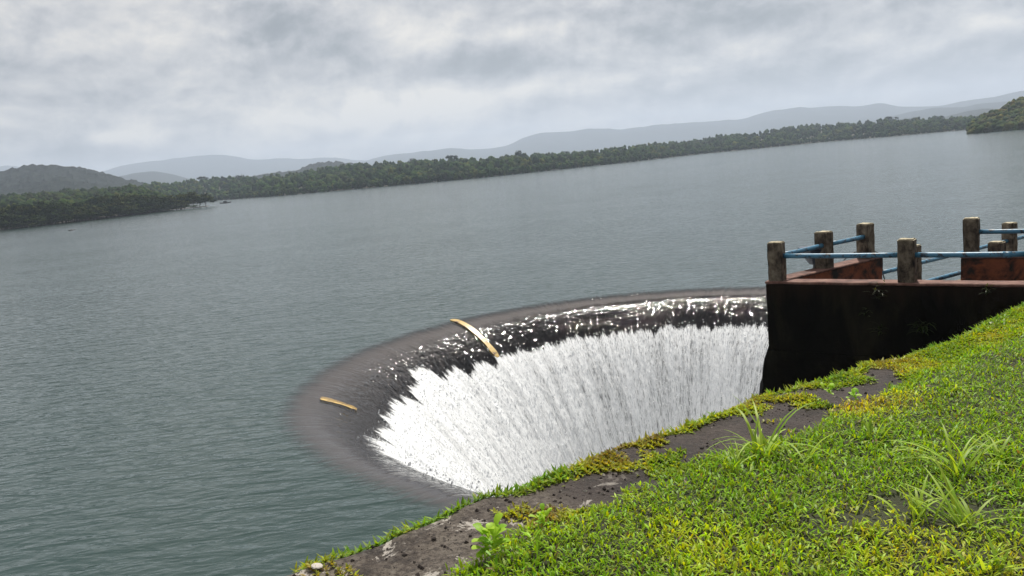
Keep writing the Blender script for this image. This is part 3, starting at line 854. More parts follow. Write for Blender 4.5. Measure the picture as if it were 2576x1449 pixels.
leafy(1240, 1405, 40, 0.066, 'larger bright broad leaved weed at the lower end of the lawn border', 0.085)
leafy(1255, 1385, 8, 0.085, 'upright broad leaved sprout behind the larger weed at the lawn border', 0.08) if False else None
leafy(1368, 1340, 22, 0.042, 'smaller bright broad leaved weed beside the concrete of the ledge', 0.06)
leafy(2085, 1010, 12, 0.05, 'broad leaved weed at the lawn border nearest the black wall')
leafy(2150, 1022, 14, 0.045, 'broad leaved weed right of the soil strip below the black wall')

# pale stones lying on the ledge
M['stone'] = material('pale_stone', lambda k: k.pbr(k.mix(k.noise(k.new('ShaderNodeNewGeometry').outputs['Position'], 40, 5), (0.30, 0.27, 0.23), (0.62, 0.58, 0.52)), 0.85))


def stone(px, py, sx, sy, sz, label, name='stone'):
    import bmesh
    bm = bmesh.new(); bmesh.ops.create_icosphere(bm, subdivisions=2, radius=1)
    sd = random.random() * 50
    for v in bm.verts:
        f = 0.75 + 0.5 * fbm(np.array([v.co.x * 1.3 + sd]), np.array([v.co.y * 1.3 + v.co.z + sd]), 3, 2)[0]
        v.co = Vector((v.co.x * sx * f, v.co.y * sy * f, v.co.z * sz * f))
    me = bpy.data.meshes.new(name); bm.to_mesh(me); bm.free(); me.materials.append(M['stone'])
    o = bpy.data.objects.new(name, me); COL.objects.link(o); o.location = at(px, py, GZ + sz * 0.3); o.rotation_euler = (0.1, 0.1, random.uniform(0, 3))
    return tag(o, label, 'stone', 'pale stones on the ledge')


stone(797, 1424, 0.032, 0.024, 0.008, 'whitish flat stone on the ledge at the lower left')
stone(2205, 957, 0.03, 0.02, 0.012, 'small grey stone on the soil strip under the black wall')
stone(1448, 1302, 0.028, 0.02, 0.010, 'small pale stone at the lawn border by the concrete')
stone(2500, 815, 0.05, 0.03, 0.018, 'grey stone among moss at the right border')


# ------------------------------------------------------------------ pier wall, parapets, posts, rails
def unit(v): v = np.array(v, float); return v / np.hypot(*v)


A0 = np.array([4.49, 14.05]); FD = unit((7.57 - 4.49, 11.70 - 14.05)); FN = np.array([-FD[1], FD[0]])    # FN: away from the camera
LD = unit((7.33 - 4.84, 15.68 - 14.09)); LN = np.array([-LD[1], LD[0]])                               # left parapet run and its outer side
ZP = 3.55


def prism(name, pts, z0, z1, mat, parent=None, rough=0.0, seg=0.0, seed=1, bevel=0.012):
    """vertical prism on a plan polygon, its faces cut into a grid and slightly uneven"""
    import bmesh
    bm = bmesh.new(); b = [bm.verts.new((p[0], p[1], z0)) for p in pts]; t = [bm.verts.new((p[0], p[1], z1)) for p in pts]
    n = len(pts); bm.faces.new(t); bm.faces.new(b[::-1])
    for i in range(n): bm.faces.new((b[i], b[(i + 1) % n], t[(i + 1) % n], t[i]))
    if bevel: bmesh.ops.bevel(bm, geom=list(bm.edges), offset=bevel, segments=1, affect='EDGES')
    if seg:
        for _ in range(7):
            long = [e for e in bm.edges if e.calc_length() > seg]
            if not long: break
            bmesh.ops.subdivide_edges(bm, edges=long, cuts=1, use_grid_fill=True)
            if len(bm.verts) > 30000: break
        bmesh.ops.triangulate(bm, faces=bm.faces)
        from mathutils import noise as mn
        for v in bm.verts:
            d = mn.noise_vector(Vector((v.co.x * 3 + seed, v.co.y * 3, v.co.z * 3))) * 0.6 + mn.noise_vector(Vector((v.co.x * 11, v.co.y * 11 + seed, v.co.z * 11))) * 0.4
            v.co += d * rough
    bmesh.ops.recalc_face_normals(bm, faces=bm.faces)
    me = bpy.data.meshes.new(name); bm.to_mesh(me); bm.free(); me.materials.append(mat)
    o = bpy.data.objects.new(name, me); COL.objects.link(o)
    if parent: o.parent = parent; o.matrix_parent_inverse = parent.matrix_world.inverted()
    return o


def rect(o, d, l, n, w):
    o = np.array(o); return [o, o + d * l, o + d * l + n * w, o + n * w]


wall = empty('pier', (A0[0], A0[1], 0))
tag(wall, 'black, shaded and algae covered concrete pier wall beside the spillway with red stained parapets', 'wall')
FL = 7.6
front = prism('wall_face', rect(A0, FD, FL, FN, 0.30), 2.30, ZP - 0.05, M['shaded_algae_wall'], wall, 0.014, 0.22, 3)
prism('coping', rect(A0 - FN * 0.015 - FD * 0.01, FD, FL, FN, 0.33), ZP - 0.046, ZP, M['coping'], wall, 0.010, 0.15, 5)
# left parapet (runs away from the camera), starting behind the front one
LP0 = A0 + FN * 0.33 + LN * -0.02
corner = np.array([4.84, 14.09])
lp_in0 = corner + LD * 0.12
prism('parapet', rect(lp_in0, LD, 2.84, LN, 0.30), 2.3, ZP - 0.045, M['red'], wall, 0.012, 0.2, 8)
prism('coping', rect(lp_in0 - LN * 0.02, LD, 2.86, LN, 0.34), ZP - 0.042, ZP - 0.002, M['coping'], wall, 0.010, 0.15, 11)
# back parapet right of the walkway opening
BP0 = np.array([8.36, 14.75])
prism('parapet', rect(BP0, FD, 4.2, FN, 0.30), 2.3, ZP - 0.045, M['red'], wall, 0.012, 0.2, 14)
prism('coping', rect(BP0 - FN * 0.02, FD, 4.2, FN, 0.34), ZP - 0.042, ZP - 0.002, M['coping'], wall, 0.010, 0.15, 17)
# platform floor between the parapets and the solid body below it
back_l = lp_in0 + LD * 2.84 + LN * 0.3
body_pts = [A0 + FN * 0.302, A0 + FD * FL + FN * 0.302, BP0 + FD * 4.3 + FN * 0.31, BP0 + FN * 0.31, back_l, A0 + FN * 0.302 + np.array([0.02, 0.25])]
prism('platform', body_pts, 1.6, 2.60, M['shaded_algae_wall'], wall, 0.0, 0.0)
# rough battered base, wider the deeper it goes
bz = np.r_[np.linspace(2.30, 0.0, 34), np.linspace(-0.6, -13, 16)]
ctr = A0 + FD * 2.2 + FN * 1.6
loop0 = [A0 - FN * 0.0, A0 + FD * FL, BP0 + FD * 4.4 + FN * 0.4, back_l, A0 + FN * 0.9 + LN * 0.25]
L_pts = []
for i in range(5):
    a, b = np.array(loop0[i]), np.array(loop0[(i + 1) % 5]); m_ = max(3, int(np.hypot(*(b - a)) / 0.12))
    for j in range(m_): L_pts.append(a + (b - a) * j / m_)
L_pts = np.array(L_pts); nL = len(L_pts)
tg = np.roll(L_pts, -1, 0) - np.roll(L_pts, 1, 0); tg /= np.hypot(tg[:, 0], tg[:, 1])[:, None]; on = np.c_[tg[:, 1], -tg[:, 0]]
if ((L_pts[0] - ctr) @ on[0]) < 0: on = -on
BV = []
for z in bz:
    dn = 2.30 - z
    off = 0.03 + (0.22 * dn if dn < 3 else 0.66 + 0.08 * (dn - 3))
    # the front face stays nearly plumb, the nose and the back spread
    lf = np.clip(1 - ((L_pts - A0) @ FD) / 0.5, 0.12, 1)
    rgh = 0.10 * (fbm(np.arange(nL) * 0.35, np.full(nL, z * 3.1), 7, 3, 0.6) - 0.5)
    pp = L_pts + on * (off * lf + rgh * min(1, dn / 0.15))[:, None]
    BV.append(np.c_[pp, np.full(nL, z)])
BV = np.array(BV); nz = len(bz)
ii = np.arange(nz - 1)[:, None] * nL + np.arange(nL)[None, :]; jj = np.arange(nz - 1)[:, None] * nL + (np.arange(nL)[None, :] + 1) % nL
bq = np.stack([ii, jj, jj + nL, ii + nL], 2).reshape(-1, 4)
base_o = np_mesh('wall_base', BV.reshape(-1, 3), quads=bq, mat=M['shaded_algae_wall'], smooth=False, parent=wall)


def make_post_mesh(h, seed, w=0.25):
    import bmesh
    from mathutils import noise as mn
    bm = bmesh.new(); bmesh.ops.create_cube(bm, size=1)
    for v in bm.verts: v.co = Vector((v.co.x * w, v.co.y * w, (v.co.z + 0.5) * h))
    bmesh.ops.bevel(bm, geom=[e for e in bm.edges], offset=0.018, segments=2, affect='EDGES')
    for _ in range(3):
        bmesh.ops.subdivide_edges(bm, edges=[e for e in bm.edges if e.calc_length() > 0.055], cuts=1, use_grid_fill=True)
    bmesh.ops.triangulate(bm, faces=bm.faces)
    for v in bm.verts:
        d = mn.noise_vector(Vector((v.co.x * 5 + seed, v.co.y * 5, v.co.z * 5))) * 0.010 + mn.noise_vector(Vector((v.co.x * 22, v.co.y * 22 + seed, v.co.z * 22))) * 0.006
        v.co += d
        if v.co.z > h * 0.97: v.co.z += -0.012 * abs(mn.noise(Vector((v.co.x * 9, v.co.y * 9, seed))))
    me = bpy.data.meshes.new('post'); me.materials.append(M['post']); me.materials.append(M['post_cap'])
    bmesh.ops.recalc_face_normals(bm, faces=bm.faces)
    for f in bm.faces:
        if f.normal.z > 0.6 and f.calc_center_median().z > h * 0.9: f.material_index = 1
    bm.to_mesh(me); bm.free(); return me


_ps = [0]


def post(parent, xy, z0, z1, dirv, lab=None):
    _ps[0] += 1
    o = bpy.data.objects.new('post', make_post_mesh(z1 - z0, _ps[0] * 3.7)); COL.objects.link(o)
    o.location = (xy[0], xy[1], z0); o.rotation_euler = (0, 0, math.atan2(dirv[1], dirv[0]))
    o.parent = parent; o.matrix_parent_inverse = parent.matrix_world.inverted()
    if lab: o['label'] = lab
    return o


def pipe(parent, a, b, r=0.040, name='rail', sockets=True):
    a, b = Vector([float(x) for x in a]), Vector([float(x) for x in b]); d = (b - a); L_ = d.length; d.normalize()
    q = d.to_track_quat('Z', 'Y'); V_, F_ = [], []; ns = 16; cuts = max(2, int(L_ / 0.25))
    for j in range(cuts + 1):
        sag = -0.006 * math.sin(math.pi * j / cuts)
        for i in range(ns):
            t_ = 2 * math.pi * i / ns; p = a + d * (L_ * j / cuts) + q @ Vector((math.cos(t_) * r, math.sin(t_) * r, 0)); V_.append((p.x, p.y, p.z + sag))
    for j in range(cuts):
        for i in range(ns): F_.append((j * ns + i, j * ns + (i + 1) % ns, (j + 1) * ns + (i + 1) % ns, (j + 1) * ns + i))
    F_.append(tuple(range(ns))[::-1]); F_.append(tuple(range(cuts * ns, cuts * ns + ns)))
    return mesh_obj(name, V_, F_, M['pipe'], parent, smooth=True)


RG = 'blue pipe railings with concrete posts on the pier'
# front railing
fr_o = empty('railing', (A0[0], A0[1], ZP)); tag(fr_o, 'nearest blue pipe railing between stout concrete posts along the black wall', 'railing', RG)
fp = [A0 + FD * s_ + FN * 0.15 for s_ in (0.165, 2.27, 4.02, 6.1)]
for i, p in enumerate(fp): post(fr_o, p, ZP - 0.02, 4.24 + (0.01 if i == 1 else 0), FD, 'corner post at the spillway end' if i == 0 else None)
for a, b in zip(fp[:-1], fp[1:]):
    pipe(fr_o, (*(a + FD * 0.10 - FN * 0.02), 3.985), (*(b - FD * 0.10 - FN * 0.02), 3.985), 0.043)
# pipe coupling near the right end
_c = fp[1] + FD * 1.33 - FN * 0.02
pipe(fr_o, (*(_c), 3.982), (*(_c + FD * 0.12), 3.982), 0.049, 'coupling')
# left railing
lr_o = empty('railing', (corner[0], corner[1], ZP)); tag(lr_o, 'blue pipe railing running away over the sloping looking red parapet', 'railing', RG)
lps = [corner + LD * 1.36 + LN * 0.15, corner + LD * 2.66 + LN * 0.15]
for p in lps: post(lr_o, p, ZP - 0.02, 4.24, LD)
pipe(lr_o, (*(fp[0] + LD * 0.12), 3.985), (*(lps[0] - LD * 0.10 - LN * 0.04), 3.985), 0.043)
pipe(lr_o, (*(lps[0] + LD * 0.10 - LN * 0.04), 3.985), (*(lps[1] - LD * 0.10 - LN * 0.04), 3.985), 0.043)
# back railing
br_o = empty('railing', (BP0[0], BP0[1], ZP)); tag(br_o, 'dark blue pipe railing on the back parapet at the right border', 'railing', RG)
bps = [BP0 + FD * 0.16 + FN * 0.15, BP0 + FD * 2.3 + FN * 0.15]
for p in bps: post(br_o, p, ZP - 0.02, 4.25, FD)
pipe(br_o, (*(bps[0] + FD * 0.10), 3.985), (*(bps[1] - FD * 0.10), 3.985), 0.043)
# walkway with its two railings
WD = unit((12.29 - 7.43, 18.98 - 15.92)); WN = np.array([-WD[1], WD[0]])
w0 = np.array([7.43, 15.92]); v0 = np.array([7.67, 14.55])
wk = empty('walkway', (w0[0], w0[1], 2.6)); tag(wk, 'narrow concrete walkway leading away behind the pier between two blue railings', 'walkway')
prism('deck', rect(w0 - WN * 1.42 + WD * 0.35, WD, 13, WN, 1.42), 2.42, 2.60, M['post'], wk)
for s_ in (4, 8, 12):
    prism('column', rect(w0 - WN * 0.95 + WD * s_, WD, 0.45, WN, 0.5), -12.5, 2.42, M['shaded_algae_wall'], wk)
wa = empty('railing', (w0[0], w0[1], 2.6)); tag(wa, 'far side railing of the walkway behind the pier, thin in the view and bright blue', 'railing', RG)
hp = [np.array(p) for p in ((8.36, 16.50), (11.71, 18.62), (13.4, 19.7), (15.1, 20.77))]
for p in hp: post(wa, p, 2.58, 3.60, WD)
pipe(wa, (*(w0 - WD * 0.02), 3.18), (*(hp[0] - WD * 0.1), 3.18), 0.043)
for a, b in zip(hp[:-1], hp[1:]): pipe(wa, (*(a + WD * 0.10), 3.18), (*(b - WD * 0.10), 3.18), 0.043)
wb = empty('railing', (v0[0], v0[1], 2.6)); tag(wb, 'near side railing of the walkway, its low blue pipe showing through the opening', 'railing', RG)
np_ = [np.array(p) for p in ((9.72, 15.86), (11.4, 16.92), (13.1, 18.0))]
for p in np_: post(wb, p, 2.58, 3.60, WD)
pipe(wb, (*(np_[0] - WD * 2.75), 3.18), (*(np_[0] - WD * 0.1), 3.18), 0.043)
for a, b in zip(np_[:-1], np_[1:]): pipe(wb, (*(a + WD * 0.10), 3.18), (*(b - WD * 0.10), 3.18), 0.043)


def lathe(name, prof_, mat, parent, mtx, ns=20):
    V_, F_ = [], []
    for (r, z) in prof_:
        for i in range(ns):
            t_ = 2 * math.pi * i / ns; p = mtx @ Vector((r * math.cos(t_), r * math.sin(t_), z)); V_.append(p[:])
    for j in range(len(prof_) - 1):
        for i in range(ns): F_.append((j * ns + i, j * ns + (i + 1) % ns, (j + 1) * ns + (i + 1) % ns, (j + 1) * ns + i))
    F_.append(tuple(range(ns))[::-1]); F_.append(tuple(range((len(prof_) - 1) * ns, len(prof_) * ns)))
    return mesh_obj(name, V_, F_, mat, parent)


# floodlight bolted behind the second post of the left railing
fl_c = lps[0] + LN * 0.24 + LD * 0.02
fl = empty('floodlight', (fl_c[0], fl_c[1], ZP + 0.2)); tag(fl, 'dark blue floodlight housing fixed behind the middle post of the left railing', 'floodlight')
mt = Matrix.Translation((fl_c[0], fl_c[1], ZP + 0.05)) @ Matrix.Rotation(rad(4), 4, 'Y')
lathe('housing', [(0.09, 0.0), (0.12, 0.03), (0.22, 0.16), (0.30, 0.28), (0.315, 0.30), (0.31, 0.32), (0.20, 0.335)], M['lamp_blue'], fl, mt)
lathe('lid', [(0.195, 0.336), (0.15, 0.345), (0.03, 0.35)], M['lamp_blue'], fl, mt)
lathe('bracket', [(0.03, -0.12), (0.03, 0.0), (0.05, 0.001)], M['lamp_grey'], fl, mt, 10)


def cable(name, pts, r, label):
    P_ = catmull(np.array([p[:2] for p in pts]), 8); Zc = catmull(np.array([[p[2], 0] for p in pts]), 8)[:, 0]
    V_, F_ = [], []; ns = 8; n = len(P_)
    P3_ = [Vector((P_[i][0], P_[i][1], Zc[i])) for i in range(n)]
    for i, p in enumerate(P3_):
        d = (P3_[min(i + 1, n - 1)] - P3_[max(i - 1, 0)]).normalized(); q_ = d.to_track_quat('Z', 'Y')
        for j in range(ns): V_.append((p + q_ @ Vector((math.cos(6.2832 * j / ns) * r, math.sin(6.2832 * j / ns) * r, 0)))[:])
        if i:
            for j in range(ns): F_.append(((i - 1) * ns + j, (i - 1) * ns + (j + 1) % ns, i * ns + (j + 1) % ns, i * ns + j))
    o = mesh_obj(name, V_, F_, M['cable'], None, True)
    return tag(o, label, 'cable')


cpts = []
for (zx, zy, dd) in [(725, 410, 15.6), (775, 368, 15.65), (815, 353, 15.7), (870, 346, 15.75), (930, 352, 15.8), (972, 368, 15.85), (987, 410, 15.9), (987, 470, 15.9), (993, 510, 15.9), (1010, 560, 15.9), (1040, 640, 15.9)]:
    d = ray(1855.3 + .3689 * zx, 503.1 + .3689 * zy); cpts.append(np.array([0, 0, CAM_H]) + d * (dd / d[1]))
cable('cable', cpts, 0.012, 'black cable looping over the end of the red parapet and hanging down')

# weeds growing out of the black wall
def wall_plant(zx, zy, n, L_, label, cols):
    """rooted on the front face of the wall"""
    d = ray(1855.3 + .3689 * zx, 503.1 + .3689 * zy); o0 = np.array([0, 0, CAM_H])
    nn = np.array([FN[0], FN[1], 0]); t_ = ((np.array([A0[0], A0[1], 0]) - o0) @ nn) / (d @ nn); p = o0 + d * (t_ - 0.02)
    a0 = math.atan2(-FN[1], -FN[0])
    P = np.zeros((n, 3)); P[:, :2] = RNG.normal(0, 0.035, (n, 1)).clip(-.06, .06) * FD[None, :]; P[:, 2] = RNG.normal(0, 0.05, n).clip(-.08, .08)
    ob = blades('wall_weed', P, RNG.uniform(L_ * 0.5, L_, n), RNG.uniform(0.012, 0.022, n), a0 + RNG.uniform(-1.2, 1.2, n), RNG.uniform(0.5, 1.2, n), RNG.uniform(0.8, 1.8, n),
                np.array(cols[0]) + (np.array(cols[1]) - np.array(cols[0])) * RNG.random((n, 1)), segs=5)
    ob.location = p
    return tag(ob, label, 'weed', 'weeds rooted in the black wall')


DG = ((0.02, 0.04, 0.012), (0.06, 0.09, 0.03))
wall_plant(960, 650, 22, 0.26, 'pale sprig growing high on the black wall under the middle post', ((0.03, 0.05, 0.02), (0.09, 0.10, 0.055)))
wall_plant(985, 590, 9, 0.16, 'small sprig just under the coping of the black wall', ((0.03, 0.05, 0.02), (0.09, 0.10, 0.055)))
wall_plant(1270, 880, 40, 0.34, 'dark fern clump low on the black wall above the mossy edge', DG)
wall_plant(960, 890, 16, 0.22, 'faint dark sprig at mid height on the black wall', DG)
wall_plant(880, 770, 10, 0.18, 'thin dark sprig below the pale sprig on the black wall', DG)
wall_plant(1700, 620, 14, 0.22, 'small sprig near the right end of the black wall', DG)


# ------------------------------------------------------------------ far shore: ground, forest, hills
def far_xy(px, py_water):
    return at(px, py_water, 0.0)[:2]


shore_far = [(380, 524), (470, 512), (530, 505), (700, 493), (880, 477), (1060, 461), (1220, 446), (1400, 427), (1580, 408), (1761, 387), (1900, 374), (2060, 358), (2240, 343), (2458, 323.5), (2580, 313), (2760, 297)]
SF = np.array([far_xy(*p) for p in shore_far])
top_far = [(-60, 508), (0, 501), (82, 493), (205, 482), (307, 476), (383, 462), (512, 450), (608, 446), (649, 447), (752, 435), (880, 413), (1034, 407), (1188, 400), (1304, 391), (1427, 386), (1530, 376), (1632, 362), (1761, 352), (1800, 343), (1937, 328), (2005, 316), (2141, 309), (2243, 300), (2363, 297), (2465, 294), (2600, 283), (2800, 262)]
T_az = np.array([azel(*p)[0] for p in top_far]); T_el = np.array([azel(*p)[1] for p in top_far])
shore_near = [(-160, 600), (0, 580), (100, 569), (200, 558), (300, 546), (430, 530), (500, 523), (525, 519)]
SN = np.array([far_xy(*p) for p in shore_near])


def polar(p): return math.atan2(p[0], p[1]), math.hypot(p[0], p[1])


FA = np.array([polar(p) for p in SF]); o_ = np.argsort(FA[:, 0]); FA = FA[o_]
NA = np.array([polar(p) for p in SN]); o_ = np.argsort(NA[:, 0]); NA = NA[o_]
TREE_H = 9.0
az_l, az_tip, az_r = azel(-120, 590)[0], azel(500, 520)[0], azel(2740, 300)[0]
BACK = 230.0


def far_ground(az_, d):
    """height of the land behind the far shore at polar coordinates"""
    ds = np.interp(az_, FA[:, 0], FA[:, 1]); el_t = np.interp(az_, T_az, T_el)
    zt = CAM_H + (ds + BACK) * np.tan(el_t) - TREE_H * 0.8
    u = np.clip((d - ds) / BACK, 0, 1.6)
    z = np.where(u <= 1, -0.6 + (zt + 0.6) * (u * 1.15 - 0.15 * u * u).clip(0, 1), zt * (1 - ((u - 1) / 0.6) ** 2))
    return z


def polar_grid(name, azs, dfun, zfun, nd, mat):
    A_ = azs[:, None]; V_ = []
    D = np.array([dfun(a) for a in azs]); U = np.linspace(0, 1, nd)[None, :]
    Dm = D[:, :1] + (D[:, 1:2] - D[:, :1]) * U; Z = zfun(A_ + 0 * Dm, Dm)
    P_ = np.stack([np.sin(A_) * Dm, np.cos(A_) * Dm, Z], 2)
    n, m = Dm.shape; ii = np.arange(n - 1)[:, None] * m + np.arange(m - 1)[None, :]
    q_ = np.stack([ii, ii + m, ii + m + 1, ii + 1], 2).reshape(-1, 4)
    return np_mesh(name, P_.reshape(-1, 3), quads=q_, mat=mat, smooth=True)


azF = np.linspace(azel(250, 530)[0], az_r, 160)
tag(polar_grid('far_shore', azF, lambda a: (np.interp(a, FA[:, 0], FA[:, 1]) - 2, np.interp(a, FA[:, 0], FA[:, 1]) + BACK * 1.55), far_ground, 24, M['shore']), kind='structure')

# near spit on the left: land between its own shore and the far top line
SP_BACK = 420.0


def spit_ground(az_, d):
    ds = np.interp(az_, NA[:, 0], NA[:, 1]); el_t = np.interp(az_, T_az, T_el)
    wide = np.interp(az_, [azel(-160, 600)[0], azel(300, 540)[0], azel(430, 530)[0], azel(525, 519)[0]], [1, 1, 0.16, 0.02])
    back = SP_BACK * wide; zt = CAM_H + (ds + SP_BACK) * np.tan(el_t) - TREE_H * 0.8
    u = np.clip((d - ds) / np.maximum(back, 6), 0, 1)
    full = np.clip((wide - 0.3) / 0.5, 0, 1)
    return -0.5 + (0.9 + np.clip(zt - 0.4, 0, 99) * full) * np.minimum(1, u * 1.6) ** 1.0 * np.where(full > 0, 1, np.sin(np.clip(u, 0, 1) * np.pi).clip(0.2, 1))


azN = np.linspace(azel(-160, 600)[0], azel(525, 519)[0], 90)


def spit_d(a):
    ds = np.interp(a, NA[:, 0], NA[:, 1]); wide = np.interp(a, [azel(-160, 600)[0], azel(300, 540)[0], azel(430, 530)[0], azel(525, 519)[0]], [1, 1, 0.16, 0.02])
    return ds - 1.5, ds + SP_BACK * wide + 4


tag(polar_grid('near_spit', azN, spit_d, spit_ground, 30, M['shore']), kind='structure')

# crown shapes: a cluster of lumps, facets left visible so they break up light
_ico_v, _ico_f = None, None
import bmesh
_b = bmesh.new(); bmesh.ops.create_icosphere(_b, subdivisions=2, radius=1); _b.verts.ensure_lookup_table()
ICO2V = np.array([v.co[:] for v in _b.verts]); ICO2F = np.array([[v.index for v in f.verts] for f in _b.faces]); _b.free()
_b = bmesh.new(); bmesh.ops.create_icosphere(_b, subdivisions=1, radius=1)
ICO1V = np.array([v.co[:] for v in _b.verts]); ICO1F = np.array([[v.index for v in f.verts] for f in _b.faces]); _b.free()


def crown_proto(seed, lumps=7):
    r = np.random.default_rng(seed); Vs, Fs = [], []; o0 = 0
    for i in range(lumps):
        a = r.uniform(0, 6.28); rr = r.uniform(0.15, 0.62) if i else 0; c = np.array([math.cos(a) * rr, math.sin(a) * rr, r.uniform(-0.35, 0.5) if i else 0.1])
        s_ = r.uniform(0.28, 0.5) if i else 0.62
        v = ICO1V * (1 + 0.35 * (r.random((len(ICO1V), 1)) - 0.5)) * s_ * np.array([1, 1, 0.85]) + c
        Vs.append(v); Fs.append(ICO1F + o0); o0 += len(v)
    return np.vstack(Vs), np.vstack(Fs)


PROTO = [crown_proto(i) for i in range(8)]
GREENS = np.array([(0.020, 0.045, 0.013), (0.027, 0.056, 0.014), (0.038, 0.070, 0.016), (0.016, 0.036, 0.016), (0.050, 0.072, 0.018), (0.030, 0.042, 0.020)])


def forest(name, pts, hs, ws, cols, label, mat=None):
    Vs, Fs, Cs = [], [], []; o0 = 0
    for i, (p, h, w) in enumerate(zip(pts, hs, ws)):
        v, f = PROTO[i % 8]; a = RNG.uniform(0, 6.28); c, s_ = math.cos(a), math.sin(a)
        vv = np.c_[(v[:, 0] * c - v[:, 1] * s_) * w, (v[:, 0] * s_ + v[:, 1] * c) * w, v[:, 2] * h * 0.52 + h * 0.50] + p
        Vs.append(vv); Fs.append(f + o0); o0 += len(v)
        Cs.append(np.repeat(cols[i][None], len(v), 0))
    C_ = np.vstack(Cs); C_ = np.c_[C_, np.ones(len(C_))]
    o = np_mesh(name, np.vstack(Vs), tris=np.vstack(Fs), mat=mat or M['foliage'], smooth=True, attrs={'tint': ('FLOAT_COLOR', C_)})
    return tag(o, label, 'forest', kind='stuff')


def forest_cols(pts):
    n = len(pts); nn = fbm(pts[:, 0] * 0.012, pts[:, 1] * 0.02, 201, 3); ix = RNG.integers(0, 6, n)
    c = GREENS[ix] * (0.75 + 0.5 * RNG.random((n, 1))) * (0.8 + 0.5 * nn[:, None])
    yel = RNG.random(n) < 0.04; c[yel] = np.array([0.085, 0.095, 0.022]) * (0.7 + 0.5 * RNG.random((yel.sum(), 1)))
    return c


# far forest, thicker and lower storey right at the water
NF = 3400
az_ = RNG.uniform(azel(330, 520)[0], az_r, NF); u = RNG.random(NF) ** 1.15
ds = np.interp(az_, FA[:, 0], FA[:, 1]); d = ds + 1.5 + u * BACK * 1.05
gz = far_ground(az_, d); P_ = np.c_[np.sin(az_) * d, np.cos(az_) * d, gz - 0.3]
hh = TREE_H * RNG.uniform(0.6, 1.3, NF) * np.clip(0.55 + u * 3, 0.55, 1); ww = RNG.uniform(2.6, 4.6, NF)
nb = 650
az2 = np.linspace(azel(520, 505)[0], az_r, nb) + RNG.normal(0, 0.0005, nb); d2 = np.interp(az2, FA[:, 0], FA[:, 1]) + RNG.uniform(-0.5, 3, nb)
P2 = np.c_[np.sin(az2) * d2, np.cos(az2) * d2, np.full(nb, -0.8)]
Pf = np.vstack([P_, P2]); hf = np.r_[hh, RNG.uniform(3.0, 7.5, nb)]; wf = np.r_[ww, RNG.uniform(1.6, 3.0, nb)]
forest('forest', Pf, hf, wf, forest_cols(Pf), 'long band of dark green forest along the far shore of the lake')

# forest over the near spit behind its front rows
NF = 1500
az_ = RNG.uniform(azel(-140, 590)[0], azel(420, 530)[0], NF); u = RNG.random(NF)
dd0 = np.array([spit_d(a) for a in az_]); d = dd0[:, 0] + 12 + u * (dd0[:, 1] - dd0[:, 0] - 6).clip(4)
gz = spit_ground(az_, d); Pn = np.c_[np.sin(az_) * d, np.cos(az_) * d, gz - 0.3]
forest('forest', Pn, TREE_H * RNG.uniform(0.65, 1.05, NF), RNG.uniform(2.2, 4.2, NF), forest_cols(Pn) * np.array([0.95, 0.85, 0.8]), 'dark forest covering the low ground behind the near left shore')


# trees one can pick out: front rows of the near spit, its tip, tall trees over the skyline
def tree_meshes(seed, leaf_n=620):
    r = np.random.default_rng(seed)
    ce = np.c_[r.normal(0, 0.42, 9), r.normal(0, 0.42, 9), r.uniform(0.30, 0.88, 9)]; cr_ = r.uniform(0.26, 0.46, 9)
    pick = r.integers(0, 9, leaf_n); dirs = r.normal(size=(leaf_n, 3)); dirs /= np.linalg.norm(dirs, axis=1)[:, None]
    rad_ = r.random(leaf_n) ** 0.4
    p = ce[pick] + dirs * (cr_[pick] * rad_)[:, None] * np.array([1, 1, 0.42])
    s_ = r.uniform(0.05, 0.10, leaf_n)
    t1 = r.normal(size=(leaf_n, 3)); t1 /= np.linalg.norm(t1, axis=1)[:, None]; t2 = np.cross(t1, dirs); t2 /= np.linalg.norm(t2, axis=1)[:, None] + 1e-6
    zs = np.array([1, 1, 0.55])
    q_ = np.stack([p - t1 * s_[:, None] * zs, p + t2 * s_[:, None] * zs, p + t1 * s_[:, None] * zs, p - t2 * s_[:, None] * 0.8 * zs], 1)
    b4 = np.arange(leaf_n)[:, None] * 4; tint_ = (0.75 + 0.6 * r.random((leaf_n, 1, 1))) * (0.75 + 0.5 * p[:, 2][:, None, None]).clip(0.6, 1.3)
    tint_ = 0.7 + 0.6 * r.random((leaf_n, 1, 1))
    return q_.reshape(-1, 3), b4 + [0, 1, 2, 3], np.repeat(tint_, 4, 1).reshape(-1)


CROWNS = []
for sd in range(6):
    v, q_, tn = tree_meshes(500 + sd)
    for gi, base_c in enumerate([(0.034, 0.050, 0.014), (0.052, 0.060, 0.015), (0.022, 0.038, 0.015)]):
        col = np.array(base_c)[None] * tn[:, None]; col = np.c_[col, np.ones(len(col))]
        me_o = np_mesh('crown', v, quads=q_, mat=M['foliage'], attrs={'tint': ('FLOAT_COLOR', col)})
        CROWNS.append(me_o.data); bpy.data.objects.remove(me_o)
tv, tf = [], []
for j, (r_, z_) in enumerate(((0.035, -0.06), (0.026, 0.25), (0.016, 0.6), (0.006, 0.85))):
    for i in range(6): tv.append((math.cos(i * 1.047) * r_ + 0.02 * math.sin(j * 2), math.sin(i * 1.047) * r_, z_))
for j in range(3):
    for i in range(6): tf.append((j * 6 + i, j * 6 + (i + 1) % 6, (j + 1) * 6 + (i + 1) % 6, (j + 1) * 6 + i))
